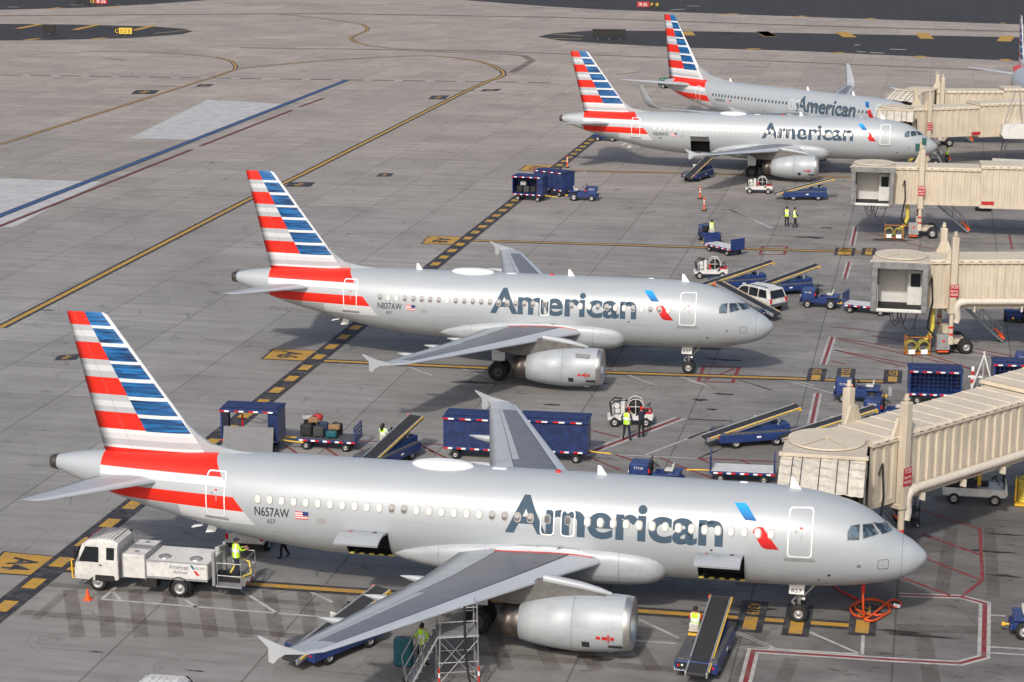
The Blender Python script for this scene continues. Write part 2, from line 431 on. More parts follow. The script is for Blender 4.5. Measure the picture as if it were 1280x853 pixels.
x_, y_, z_ = sep(nt, coords(nt)); nt.links.new(mixc(nt, z_.ramp(4.75, 5.25), (.01, .10, .30), (.02, .36, .80)), b_.inputs['Base Color'])
LOGOR, nt, b_ = new_mat('emblem_red', .6, 0, .3, 0)
x_, y_, z_ = sep(nt, coords(nt)); nt.links.new(mixc(nt, z_.ramp(3.7, 4.3), (.40, .01, .015), (.72, .015, .015)), b_.inputs['Base Color'])

def fairing_mat(dw):
    nm = 'fairing_paint_%d' % round(dw*10)
    if nm in bpy.data.materials: return bpy.data.materials[nm]
    m, nt, b = new_mat(nm, .48, .1, .4, .06); v = coords(nt); x, y, z = sep(nt, v); c = silver_base(nt, b, v); s = x.neg()+dw
    ln = (s-12.3).abs() < .012
    for q in (14.9, 17.9, 19.9): ln = ln.mx((s-q).abs() < .010)
    ln = ln.mx(((z-2.02).abs() < .008)*(s < 15.5))
    g = noise(nt, comb(nt, x*.4, y, z), 2.4, 6, .7).ramp(.46, .8)*.42
    c = mixc(nt, g, c, (.16, .155, .15)); c = mixc(nt, ln*.6, c, (.05, .05, .05)); nt.links.new(c, b.inputs['Base Color']); return m
class Hull:
    def __init__(s, T, c1=0.0, c2=0.0): s.T = T; s.c1 = c1; s.c2 = c2; s.cut = T is AIRP
    def st(s, x):
        t = -x
        if s.c1 and t > 11: t += min(s.c1, t-11+1e-9) if t < 11 else s.c1
        if s.c2 and t > 20: t += s.c2
        return t
    def sec(s, x):
        t = s.st(x); return pchip(s.T, t, 1), pchip(s.T, t, 2), pchip(s.T, t, 3)
    def side(s, x, z, off=0.0, sg=-1):
        zc, rh, rw = s.sec(x); u = max(min((z-zc)/rh, .9995), -.9995); w = math.sqrt(1-u*u)
        n = Vector((0, sg*w/rw, u/rh)).normalized()
        e = .05; z2, h2, w2 = s.sec(x+e); z1, h1, w1 = s.sec(x-e)
        n.x = -((w2-w1)*w+(h2-h1)*u+(z2-z1)*u)/(2*e); n.normalize()
        return Vector((x, sg*rw*w, z))+n*off
    def decal(s, name, bm, mat, parent, off, cut=.12, cutx=0, sg=-1):
        """flat artwork (x, z in its xy plane) wrapped on the hull side"""
        a, b, c, d = bounds(bm)
        def cuts(lo, hi, st, no):
            k = int((hi-lo)/st)
            for i in range(1, k+1):
                t = lo+(hi-lo)*i/(k+1)
                bmesh.ops.bisect_plane(bm, geom=bm.verts[:]+bm.edges[:]+bm.faces[:], plane_co=(t if no[0] else 0, t if no[1] else 0, 0), plane_no=no)
        cuts(c, d, cut, (0,1,0))
        if cutx: cuts(a, b, cutx, (1,0,0))
        for v in bm.verts: v.co = s.side(v.co.x, v.co.y, off, sg)
        bmesh.ops.recalc_face_normals(bm, faces=bm.faces)
        return link_bm(name, bm, mat, parent, smooth=True)
def poly_bm(pts):
    bm = bmesh.new(); vs = [bm.verts.new((p[0], p[1], 0)) for p in pts]; f = bm.faces.new(vs)
    bmesh.ops.triangulate(bm, faces=[f]); return bm
def rrect(x0, x1, z0, z1, r, n=4, nv=14):
    P = []
    for cx, cz, a0 in ((x1-r, z1-r, 0), (x0+r, z1-r, 90), (x0+r, z0+r, 180), (x1-r, z0+r, 270)):
        P += [(cx+r*math.cos(R(a0+90*i/n)), cz+r*math.sin(R(a0+90*i/n))) for i in range(n+1)]
    out = []
    for i, p in enumerate(P):
        q = P[(i+1) % len(P)]; L = math.hypot(q[0]-p[0], q[1]-p[1]); k = max(1, int(L/.12))
        out += [(p[0]+(q[0]-p[0])*j/k, p[1]+(q[1]-p[1])*j/k) for j in range(k)]
    return out
def ring_bm(P, w):
    cx = sum(p[0] for p in P)/len(P); cz = sum(p[1] for p in P)/len(P)
    x0 = min(p[0] for p in P); x1 = max(p[0] for p in P); z0 = min(p[1] for p in P); z1 = max(p[1] for p in P)
    fx, fz = 1-2*w/(x1-x0), 1-2*w/(z1-z0); bm = bmesh.new()
    mx, mz = (x0+x1)/2, (z0+z1)/2
    A = [bm.verts.new((p[0], p[1], 0)) for p in P]; B = [bm.verts.new((mx+(p[0]-mx)*fx, mz+(p[1]-mz)*fz, 0)) for p in P]
    n = len(P)
    for i in range(n): bm.faces.new((A[i], A[(i+1) % n], B[(i+1) % n], B[i]))
    return bm
def oval_bm(cx, cz, w, h):
    return poly_bm(rrect(cx-w/2, cx+w/2, cz-h/2, cz+h/2, w*.47, 4))

def airfoil(c, t, n=9):
    """upper then lower points of a section, chord c, thickness t (fractions from LE)"""
    def th(u): return 5*t*(.2969*math.sqrt(u)-.126*u-.3516*u*u+.2843*u**3-.1015*u**4)
    return th
WX = [0, .012, .05, .10, .165, .180, .30, .45, .60, .69, .70, .85, 1.0]
def wing_rings(secs, sg):
    rings = []
    for (y, le, te, z, t) in secs:
        th = airfoil(1, t); c = te-le
        up = [(-(le+c*u), sg*y, z+c*th(u)+.02*c*math.sin(PI*u)) for u in WX]
        lo = [(-(le+c*u), sg*y, z-c*th(u)*.8+.01*c*math.sin(PI*u)) for u in WX[1:-1]][::-1]
        rings.append(up+lo)
    return rings

def make_airliner(label, group, x, y, h, kind='A320', reg='N657AW', num='657', holes=(), shades=None, gearnum=True, detail=True, near=False, scaffold=None):
    boeing = kind == 'B738'
    c1, c2 = (1.6, 2.13) if kind == 'A319' else (0, 0)
    T = BOEP if boeing else AIRP; H = Hull(T, c1, c2); L = T[-1][0]-c1-c2; D = c1+c2
    root = thing('airliner', label, 'airliner', (x, y, 0), h, group)
    tag_n = kind
    # ---- fuselage
    st = [T[0][0]+.004, .02, .05, .12, .2, .3, .4, .52, .64, .8, 1.0, 1.17, 1.4, 1.6, 1.9, 2.2, 2.45, 2.7, 3.0, 3.26, 3.8, 4.3, 4.8, 5.34, 6, 6.5, 7.2, 8, 9, 10, 10.9]
    ss = 22.1; step = .5
    xs = [-s for s in st]; t = 11.4
    end = T[-1][0]-D
    while t < end-.35: xs.append(-t); t += .55
    xs += [-(end-.3), -(end-.12), -end]
    NS = 72; bm = bmesh.new(); rings = []
    for xx in xs:
        zc, rh, rw = H.sec(xx)
        rings.append([bm.verts.new((xx, rw*math.sin(TAU*k/NS), zc+rh*math.cos(TAU*k/NS))) for k in range(NS)])
    for j in range(len(rings)-1):
        for k in range(NS): bm.faces.new((rings[j][k], rings[j+1][k], rings[j+1][(k+1) % NS], rings[j][(k+1) % NS]))
    bm.faces.new(rings[0]); bm.faces.new(rings[-1][::-1])
    for (x0, x1, z0, z1) in holes:
        def near_faces():
            fs = [f for f in bm.faces if f.calc_center_median().y < -.3 and x0-1 < f.calc_center_median().x < x1+1 and f.calc_center_median().z < 4]
            return list({v for f in fs for v in f.verts})+list({e for f in fs for e in f.edges})+fs
        for co, no in (((x0,0,0), (1,0,0)), ((x1,0,0), (1,0,0)), ((0,0,z0), (0,0,1)), ((0,0,z1), (0,0,1))):
            bmesh.ops.bisect_plane(bm, geom=near_faces(), plane_co=co, plane_no=no)
        bad = [f for f in bm.faces if f.calc_center_median().y < -.2 and x0 < f.calc_center_median().x < x1 and z0 < f.calc_center_median().z < z1]
        bmesh.ops.delete(bm, geom=bad, context='FACES')
    bmesh.ops.recalc_face_normals(bm, faces=bm.faces)
    fl = fus_livery('hull_livery_'+kind, .88 if boeing else 1, .95 if boeing else 0, -.9 if boeing else D, 1.0)
    fus = link_bm('fuselage', bm, fl, root, True)
    # tail exhaust
    zc, rh, rw = H.sec(-end)
    q = MB(); q.lathe([(.0, rh*1.18), (-.22, rh*1.04), (-.3, rh*.93), (-.3, rh*.8), (-.05, rh*.7), (-.05, .01)], (-end+.06, 0, zc), 'x', 24, 0)
    q.build('tail_exhaust', NOZ, root)
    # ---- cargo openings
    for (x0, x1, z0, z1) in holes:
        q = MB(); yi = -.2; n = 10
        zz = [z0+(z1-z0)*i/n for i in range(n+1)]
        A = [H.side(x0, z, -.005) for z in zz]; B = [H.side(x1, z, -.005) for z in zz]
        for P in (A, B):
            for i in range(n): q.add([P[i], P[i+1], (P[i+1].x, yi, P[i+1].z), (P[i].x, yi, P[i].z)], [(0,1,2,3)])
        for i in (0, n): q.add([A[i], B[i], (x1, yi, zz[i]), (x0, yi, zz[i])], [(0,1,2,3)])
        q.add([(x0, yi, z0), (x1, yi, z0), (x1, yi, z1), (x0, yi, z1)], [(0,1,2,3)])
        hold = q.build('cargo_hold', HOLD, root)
        if near:
            q = MB(); k = 9
            for i in range(k):
                q.box((x0+(x1-x0)*(i+.5)/k, H.side(x0, z0+.05).y+.06, z0+.03), ((x1-x0)/k, .1, .05), m=i % 2)
            q.build('sill_stripe', [YELB, HOLD], hold)
        # the door leaf swung out and up on its top hinge
        q = MB(); n = 10; outer = []; inner = []
        top = H.side(x0, z1); a = R(123 if near else 150)
        for i in range(n+1):
            z = z1-(z1-z0)*i/n; s_ = H.side(x0, z); dy, dz = s_.y-top.y, s_.z-top.z
            ca, sa = math.cos(-a), math.sin(-a)
            outer.append((top.y+dy*ca-dz*sa-.03, top.z+dy*sa+dz*ca+.02))
        def off(i, t):
            p = outer[i]; q0 = outer[max(i-1, 0)]; q1 = outer[min(i+1, n)]; d = Vector((q1[0]-q0[0], q1[1]-q0[1])).normalized(); return (p[0]+d.y*t, p[1]-d.x*t)
        prof = outer+[off(i, -.09) for i in range(n, -1, -1)]
        q.loft([[(xx, p[0], p[1]) for p in prof] for xx in (x0+.03, x0+.1, x1-.1, x1-.03)], smooth=False)
        dr = q.build('cargo_door', WTOP if near else PAINT, root)
        if near:
            q = MB(); xx = x0+.42; k0, k1 = outer[1], outer[4]
            q.add([(xx-.05, outer[i][0]-.0, outer[i][1]+.015) for i in range(0, 5)]+[(xx+.05, outer[i][0], outer[i][1]+.015) for i in range(4, -1, -1)], [list(range(10))])
            q.build('warning_strap', RED, dr)
            q = MB(); q.box((x1-.45, outer[3][0], outer[3][1]+.012), (.16, .12, .02)); q.build('door_latch', BLACK, dr)
    # ---- fin
    if boeing:
        F = [(4.6, 30.6, 37.2, .46), (5.4, 31.6, 37.3, .42), (12.4, 36.55, 38.3, .17), (12.55, 36.8, 38.28, .1)]
        dors = [(26.0, 5.33), (28.6, 5.55), (31.0, 6.0), (32.6, 6.9), (33.0, 5.2), (31.0, 4.6)]
        flv = fin_livery('fin_livery_B738', .83, 1.19, 1, -1.45)
    else:
        F = [(4.9, 29.95, 35.1, .42), (5.65, 30.55, 35.36, .42), (6.6, 31.27, 35.58, .38), (9.4, 33.35, 36.25, .26), (11.5, 34.9, 36.75, .15), (11.6, 35.1, 36.73, .09)]
        dors = [(28.3, 5.72), (29.3, 5.8), (30.4, 6.02), (31.0, 6.45), (31.6, 7.0), (31.9, 5.6), (30.6, 5.2)]
        flv = fin_livery('fin_livery_'+kind, 1, 0, 1, D)
    q = MB(); rings = []
    for (z, le, te, t) in F:
        c = te-le; th = airfoil(1, 1); u_ = [0, .01, .04, .1, .2, .32, .5, .7, .85, 1]
        a = [(-(le+c*u)+D, t*th(u)*.95, z) for u in u_]; b = [(-(le+c*u)+D, -t*th(u)*.95, z) for u in u_[1:-1]][::-1]
        rings.append(a+b)
    q.loft(rings); fin = q.build('tail_fin', flv, root)
    q = MB(); n = len(dors); mid = [(-p[0]+D, p[1]) for p in dors]
    cx = sum(p[0] for p in mid)/n; cz = sum(p[1] for p in mid)/n
    wz = [.03, .06, .08, .08, .05] + [.05]*(n-5)
    A = [(p[0], -wz[min(i, 5)] if p[1] > 5.7 else -.1, p[1]) for i, p in enumerate(mid)]; B = [(p[0], -p2[1], p[1]) for p, p2 in zip(mid, A)]
    q.add(A, [list(range(n))]); q.add(B, [list(range(n))[::-1]]); q.add(A+B, [(i, (i+1) % n, n+(i+1) % n, n+i) for i in range(n)])
    q.build('dorsal_fillet', PAINT, root)
    # ---- horizontal stabilisers
    for sg in (-1, 1):
        q = MB()
        if boeing: S = [(.3, 32.6, 37.0, 4.55, .10), (7.0, 37.0, 38.9, 5.3, .09), (7.17, 37.5, 38.9, 5.32, .05)]
        else: S = [(.3, 31.95, 35.35, 4.43, .10), (6.0, 35.35, 36.45, 5.03, .09), (6.2, 35.75, 36.45, 5.05, .05)]
        q.loft(wing_rings([(a, b-D, c-D, d, e) for a, b, c, d, e in S], sg), mf=lambda j, i: (1 if 1 < i < 5 else 0))
        q.build('tailplane', [WTOP, WEDGE], root)
    # ---- wings
    dw = c1
    for sg in (-1, 1):
        if boeing:
            Wg = [(1.6, 12.6, 20.2, 2.35, .15), (5.2, 15.2, 20.4, 2.62, .13), (10, 18.4, 21.9, 3.2, .115), (15.4, 21.9, 23.7, 3.9, .10), (16.6, 22.6, 24.2, 4.05, .10)]
        else:
            Wg = [(1.7, 12.8, 18.95, 2.60, .13), (4.0, 14.0, 19.2, 2.80, .12), (6.3, 15.2, 19.48, 3.0, .115), (9, 16.57, 20.1, 3.22, .11), (12, 18.05, 20.75, 3.48, .105), (15.7, 19.9, 21.58, 3.80, .10), (16.6, 20.36, 21.78, 3.88, .10), (17.0, 20.9, 21.95, 3.92, .09)]
        Wg = [(a, b-dw, c-dw, d, e) for a, b, c, d, e in Wg]
        def wm(j, i):
            if boeing: return 1 if 4 < i < 9 else 0
            if i in (4,) and j < 6: return 3
            if 5 <= i < 8 and j < 5: return 1
            if i == 8 and j < 3: return 1
            if i == 9 and j < 5: return 3
            if i < 4: return 2
            return 0
        q = MB(); q.loft(wing_rings(Wg, sg), mf=wm)
        wing = q.build('wing', [WTOP, WBOX, WEDGE, SEAM], root)
        def wat(y):
            for a, b in zip(Wg, Wg[1:]):
                if a[0] <= y <= b[0]:
                    t = (y-a[0])/(b[0]-a[0]); return [a[k]+(b[k]-a[k])*t for k in range(5)]
        for yy in ((3.6, 7.0, 11) if boeing else (6.0, 9.0, 12.4)):
            q = MB()
            _, le, te, z, t = wat(yy); c = te-le
            pr = [(te-c*.45, .03, -.10), (te-c*.3, .12, -.2), (te-.5, .17, -.24), (te+.1, .15, -.20), (te+.6, .09, -.13), (te+1.0, .015, -.07)]
            q.loft([[(-a, sg*yy+w*math.cos(TAU*k/10), z+dz+w*1.25*math.sin(TAU*k/10)) for k in range(10)] for a, w, dz in pr])
            q.build('flap_fairing', WTOP, wing)
        if not boeing:      # tip fence
            P = [(-20.75, 3.93), (-21.1, 4.02), (-21.75, 4.17), (-22.15, 4.31), (-22.56, 4.47), (-22.62, 4.44), (-22.24, 4.06), (-22.24, 3.54), (-22.06, 3.49), (-21.86, 3.72), (-21.62, 3.86), (-21.3, 3.89)]
            q = MB(); q.prism([(a+dw, b) for a, b in P], 'y', sg*17.0, sg*17.05); q.build('wingtip_fence', WTOP, wing)
        else:
            q = MB(); W2 = []
            for k, (yy, z, le, te) in enumerate([(16.6, 4.05, 22.6, 24.2), (17.1, 4.2, 22.95, 24.3), (17.42, 4.6, 23.3, 24.5), (17.6, 5.2, 23.7, 24.7), (17.9, 6.55, 24.5, 25.1)]):
                a = min(k*24, 78); th = airfoil(1, .09); c = te-le; up = Vector((0, -sg*math.sin(R(a)), math.cos(R(a))))
                W2.append([Vector((-(le+c*u), sg*yy, z))+up*(c*th(u)) for u in WX]+[Vector((-(le+c*u), sg*yy, z))-up*(c*th(u)) for u in WX[1:-1]][::-1])
            q.loft(W2); q.build('winglet', PAINT, wing)
        if near or kind == 'A319':
            q = MB()        # painted walkway edge beside the root
            pts = [(-13.2, 2.4), (-14.6, 2.75), (-16.4, 2.75), (-17.6, 2.4)]
            def top(xx, yy):
                _, le, te, z, t = wat(yy); c = te-le; u = min(max((-xx-dw*0-le)/c, .001), 1); return z+c*airfoil(1, t)(u)+.02*c*math.sin(PI*u)+.012
            pp = [(-13.35+dw, 2.25), (-14.1+dw, 2.55), (-15.2+dw, 2.8), (-16.4+dw, 2.85), (-17.4+dw, 2.5)]
            V = []
            for (xx, yy) in pp: V += [(xx, sg*1.95, top(xx, 1.95)), (xx, sg*yy, top(xx, yy))]
            q.add(V, [(2*i, 2*i+1, 2*i+3, 2*i+2) for i in range(len(pp)-1)])
            q.build('walkway_panel', WOUT, wing)
            q = MB(); q.tube([(xx, sg*yy, top(xx, yy)+.004) for xx, yy in pp], .03, 4); q.build('walkway_line', RED, wing)
    # ---- belly fairing
    if not boeing:
        q = MB(); rings = []
        for (s_, w, hu, hd, zc) in [(10.35, 1.25, .3, .30, 2.35), (10.55, 1.74, .55, .62, 2.38), (10.8, 1.93, .68, .82, 2.42), (11.2, 2.06, .78, .98, 2.45), (11.8, 2.14, .84, 1.10, 2.48), (12.6, 2.18, .9, 1.17, 2.5), (15, 2.2, .92, 1.22, 2.5), (17.5, 2.2, .86, 1.2, 2.5), (18.6, 2.16, .78, 1.13, 2.48), (19.6, 2.08, .66, 1.0, 2.45), (20.6, 1.93, .45, .8, 2.4), (21.4, 1.7, .25, .55, 2.3), (21.9, 1.4, .1, .3, 2.2)]:
            r_ = []
            for k in range(40):
                a = TAU*k/40; ca, sa = math.cos(a), math.sin(a); e = 2/2.7
                r_.append((-s_+dw, w*.975*math.copysign(abs(ca)**e, ca), zc+(hu if sa > 0 else hd)*math.copysign(abs(sa)**e, sa)))
            rings.append(r_)
        q.loft(rings); q.build('belly_fairing', fairing_mat(dw), root)
    # ---- engines
    for sg in (-1, 1):
        ey = sg*(4.9 if boeing else 5.75); zc = 1.5 if boeing else 1.56; ex = -11.1+dw-(.2 if boeing else 0)
        C0 = Vector((ex, ey, zc)); q = MB()
        prof = [(-.62, .80), (-.3, .84), (-.1, .90), (-.02, .96), (.0, 1.0), (-.05, 1.045), (-.3, 1.09), (-.34, 1.092), (-.75, 1.125), (-1.4, 1.16), (-2.3, 1.155), (-2.315, 1.14), (-2.33, 1.152), (-3.2, 1.05), (-3.9, .92), (-4.5, .765), (-4.52, .69)]
        mf = [1]*6+[0, 0, 0, 0, 3, 3, 0, 0, 0, 0]
        rings = []
        for (t, r) in prof:
            rings.append([(C0.x+t, C0.y+r*math.sin(TAU*k/40), C0.z+.045*t+r*math.cos(TAU*k/40)) for k in range(40)])
        q.loft(rings, caps=False, mf=lambda j, i: (1 if j < 6 else (3 if j == 10 or False else 0)))
        eng = q.build('engine', [PAINT, LIP, NOZ, SEAM], root)
        q = MB(); q.lathe([(-4.3, .72), (-4.75, .675), (-4.77, .70), (-5.35, .61), (-5.37, .55), (-4.9, .5), (-4.9, .01)], C0+Vector((0,0,-.21)), 'x', 36); q.build('exhaust_nozzle', NOZ, eng)
        q = MB(); q.lathe([(-.6, .82), (-.62, .26), (-.35, .16), (-.22, .01)], C0, 'x', 28)
        for k in range(22):
            a = TAU*k/22; q.add([C0+Vector((-.5, .25*math.cos(a), .25*math.sin(a))), C0+Vector((-.56, .8*math.cos(a+.1), .8*math.sin(a+.1))), C0+Vector((-.6, .8*math.cos(a+.26), .8*math.sin(a+.26))), C0+Vector((-.6, .25*math.cos(a+.2), .25*math.sin(a+.2)))], [(0,1,2,3)])
        q.build('fan', FANB, eng)
        P = [(12.15, 2.62), (12.5, 2.76), (13.2, 2.9), (13.9, 3.0), (14.7, 3.12), (15.4, 3.0), (17.6, 2.9), (18.4, 2.78), (17.2, 2.2), (15.9, 2.05), (14.8, 2.15), (13, 2.45)]
        q = MB(); q.prism([(-a+dw, b) for a, b in P], 'y', ey-.17, ey+.17); q.build('pylon', PYL, eng)
        q = MB(); q.tube([(-12.0+dw, ey, 2.70), (-12.5+dw, ey, 2.80), (-13.2+dw, ey, 2.94), (-14.0+dw, ey, 3.06), (-14.7+dw, ey, 3.16)], [.06, .15, .19, .2, .2], 8); q.build('pylon_cap', WTOP, eng)
        if detail:
            q = MB(); q.box((C0.x-1.75, ey+sg*1.02, zc-.62), (.3, .03, .3), rx=-sg*R(32)); q.build('vent_grille', SEAM, eng)
            q = MB(); q.box((C0.x-.6, ey+sg*.93, zc-.67), (.55, .03, .14), rx=-sg*R(35)); q.build('vent_grille', SEAM, eng)
            q = MB()
            for dx, w in ((-1.25, .16), (-1.0, .2), (-.85, .06), (-.7, .14)): q.box((C0.x+dx, ey+sg*1.13, zc-.28), (w, .02, .13 if w > .1 else .34), rx=-sg*R(14))
            q.build('warning_decal', RED, eng)
            q = MB(); q.box((C0.x-1.0, ey, zc-1.2), (.34, .14, .12), b=.03); q.build('drain_mast', WOUT, eng)
            if kind == 'A319':
                q = MB(); q.box((C0.x-1.1, ey+sg*.9, zc+.82), (.8, .06, .22), ry=R(3)); q.build('strake', GREY, eng)
    # ---- landing gear
    gx = -(17.71-dw) if not boeing else -19.9
    for sg in (-1, 1):
        gy = sg*(3.795 if not boeing else 2.86); q = MB()
        q.cyl((gx, gy, .58), (gx, gy, 2.9), .13, 12); q.cyl((gx, gy, 1.5), (gx, gy, 2.9), .19, 12); q.cyl((gx, gy-.55, .58), (gx, gy+.55, .58), .09, 10)
        q.cyl((gx, gy, 1.9), (gx, gy-sg*1.5, 2.8), .08, 8); q.cyl((gx-.15, gy, .7), (gx-.35, gy, 1.1), .05, 8); q.cyl((gx-.35, gy, 1.1), (gx-.12, gy, 1.5), .05, 8)
        gear = q.build('main_gear', STEEL, root)
        for d in (-.465, .465):
            q = MB(); q.wheel((gx, gy+d, .585), .585, .42, 0, 1, 28, .5); q.build('wheel', [BLACK, DGREY], gear)
        q = MB(); q.box((gx, gy+sg*.3, 1.75), (.78, .04, 1.1), b=.015, taper=(1.15, 1)); q.build('gear_door', WOUT, gear)
    nx = -5.07 if not boeing else -4.3; q = MB(); h0 = H.sec(nx); zb = h0[0]-h0[1]
    q.cyl((nx, 0, .4), (nx, 0, zb+.4), .075, 12); q.cyl((nx, 0, .9), (nx, 0, zb+.4), .11, 12); q.cyl((nx, -.32, .4), (nx, .32, .4), .06, 10)
    q.cyl((nx+.1, 0, 1.0), (nx+.85, 0, zb+.25), .05, 8); q.box((nx+.12, 0, 1.05), (.12, .5, .1)); q.cyl((nx+.15, -.2, 1.02), (nx+.24, -.2, 1.02), .08, 10); q.cyl((nx+.15, .2, 1.02), (nx+.24, .2, 1.02), .08, 10)
    q.cyl((nx-.1, 0, .55), (nx-.3, 0, .8), .04, 6); q.cyl((nx-.3, 0, .8), (nx-.1, 0, 1.05), .04, 6); q.cyl((nx-.18, -.25, .7), (nx-.18, .25, .7), .03, 6)
    ng = q.build('nose_gear', STEEL, root)
    for d in (-.25, .25):
        q = MB(); q.wheel((nx, d, .385), .385, .22, 0, 1, 24, .5); q.build('wheel', [BLACK, RIM], ng)
    q = MB()
    for sg in (-1, 1): q.box((nx-.1, sg*.4, zb-.12), (.62, .03, .5), b=.012)
    gd = q.build('gear_door', WOUT, ng)
    if detail and not boeing: text_on('door_number', num, plane_M((nx-.1, -.425, zb-.2), (1,0,0), (0,0,1)), .44, .17, BLACKL, gd)
    # ---- cabin windows
    wz = 4.275 if not boeing else 3.95; pitch = .533 if not boeing else .508
    if boeing: wl = [-(28.8-pitch*i) for i in range(46) if abs((28.8-pitch*i)-16.9) > .3 and (28.8-pitch*i) > 5.9]
    else: wl = [-(27.74-D-pitch*i) for i in range(int((12.0-c2)/pitch)+1)]+[-(13.64-c1-pitch*i) for i in range(40) if 13.64-c1-pitch*i > 6.0]
    for i, xx in enumerate(wl):
        dark = boeing or (shades and shades(i))
        if boeing:
            H.decal('window', oval_bm(xx, wz, .26, .36), WGREY, root, .006, 1, 0); continue
        w = H.decal('window', oval_bm(xx, wz, .285, .40), WFRAME, root, .007, .1, 0)
        H.decal('pane', oval_bm(xx-.018, wz+.008, .215, .32), WGREY if dark else SHADE, w, .012, .1, 0)
        if dark: H.decal('shade', oval_bm(xx-.018, wz+.06, .2, .2), WFRAME, w, .016, .1, 0)
    # overwing exits
    if boeing: ex = [16.9, 16.0]
    else: ex = [15.3-c1, 14.45-c1] if kind == 'A320' else [15.3-c1]
    for e in ex:
        z0, z1 = (3.62, 4.69) if not boeing else (3.4, 4.4)
        d = H.decal('overwing_exit', ring_bm(rrect(-e-.30, -e+.30, z0, z1, .15), .05), WOUT, root, .020, 9)
        if not boeing:
            w = H.decal('window', oval_bm(-e, wz, .27, .38), WFRAME, d, .0075, .1); H.decal('pane', oval_bm(-e-.01, wz, .21, .31), WGREY, w, .0125, .1)
    # doors
    def door(s, z0, z1, w, slope=0):
        d = H.decal('cabin_door', ring_bm(rrect(-s-w/2, -s+w/2, z0, z1, .14), .05), WOUT, root, .018, 9)
        H.decal('scuff_plate', poly_bm(rrect(-s-w/2-.13, -s+w/2+.13, z0-.17, z0-.05, .05)), GREY, d, .016, .06)
        H.decal('door_handle', poly_bm(rrect(-s-.22, -s-.12, z0+.95, z0+1.08, .04)), WFRAME, d, .016, .5)
        H.decal('door_handle', poly_bm(rrect(-s+.03, -s+.07, z0+.7, z0+.92, .015)), WFRAME, d, .016, .5)
        H.decal('door_decal', poly_bm(rrect(-s-.03, -s+.09, z0+1.13, z0+1.19, .02)), RED, d, .017, .5)
    if boeing: door(4.9, 3.0, 4.85, .9); door(31.4, 3.1, 4.7, .78)
    else: door(5.03, 3.39, 5.26, .98); door(29.71-D, 3.33, 5.22, .90)
    # closed cargo doors: fine outlines
    cl = [] if boeing else ([(-9.12, -7.22, 1.95, 3.30), (-24.11+D*.94, -21.95+D*.94, 1.9, 3.25)])
    for q_ in cl:
        if not any(abs(hh[0]-q_[0]) < .5 for hh in holes): H.decal('cargo_door', ring_bm(rrect(*q_, .1), .018), WFRAME, root, .010, 9)
    # ---- lettering
    if not boeing: tx = (-17.06, -8.1, 3.63, 5.0)
    else: tx = (-16.2, -7.9, 3.2, 4.75)
    bm = text_bm('American', 1, .028); a, b, c, d = bounds(bm)
    fit_bm(bm, tx[0], tx[1], tx[2]-.02, tx[3]+.12)
    H.decal('airline_lettering', bm, LETTER, root, .005, .11)
    if boeing: z_ = -.28; xo = .55
    else: z_ = 0; xo = 0
    H.decal('emblem', poly_bm([(xo-7.74, z_+5.30), (xo-7.30, z_+5.30), (xo-7.16, z_+5.2), (xo-6.77, z_+4.72), (xo-7.24, z_+4.73)]), LOGOB, root, .005, .1)
    red = [(-6.92, 4.32), (-6.86, 4.44), (-6.72, 4.52), (-6.52, 4.52), (-5.85, 3.66), (-6.33, 3.665), (-6.47, 3.70), (-6.56, 3.77)]
    H.decal('emblem', poly_bm([(xo+a, z_+b) for a, b in red]), LOGOR, root, .006, .1)
    H.decal('registration', fit_bm(text_bm(reg, 1, .01), *((-27.9+D, -26.34+D, 3.56, 3.96) if not boeing else (-28.3, -26.8, 3.25, 3.6))), BLACKL, root, .005, .1)
    if not boeing: H.decal('fleet_number', fit_bm(text_bm(num), -27.35+D, -26.98+D, 3.24, 3.44), BLACKL, root, .005, .1)
    fx, fz = (-26.07+D, 3.56) if not boeing else (-26.4, 3.25)
    q = bmesh.new(); 
    fl_ = H.decal('flag', poly_bm([(fx, fz), (fx+.58, fz), (fx+.58, fz+.34), (fx, fz+.34)]), WOUT, root, .005, .1)
    for i in range(4): H.decal('flag_stripe', poly_bm([(fx, fz+.097*i), (fx+.58, fz+.097*i), (fx+.58, fz+.097*i+.048), (fx, fz+.097*i+.048)]), RED, fl_, .0075, 1)
    H.decal('flag_canton', poly_bm([(fx+.33, fz+.16), (fx+.58, fz+.16), (fx+.58, fz+.34), (fx+.33, fz+.34)]), BLUE, fl_, .010, 1)
    # ---- cockpit windows
    if not boeing:
        Q = [[(-3.18, 4.45), (-3.06, 4.65), (-2.73, 4.68), (-2.72, 4.16), (-3.16, 4.15)], [(-2.61, 4.66), (-2.25, 4.65), (-1.98, 4.30), (-2.56, 4.19)], [(-2.20, 4.665), (-1.72, 4.49), (-1.45, 4.255), (-1.83, 4.26)]]
        for sg in (-1, 1):
            for p in Q:
                cx = sum(a for a, b in p)/len(p); cz = sum(b for a, b in p)/len(p)
                fr = H.decal('cockpit_window', poly_bm([(cx+(a-cx)*1.14, min(cz+(b-cz)*1.13, 4.695)) for a, b in p]), WFRAME, root, .008, .06, .06, sg)
                H.decal('pane', poly_bm(p), COCK, fr, .016, .06, .06, sg)
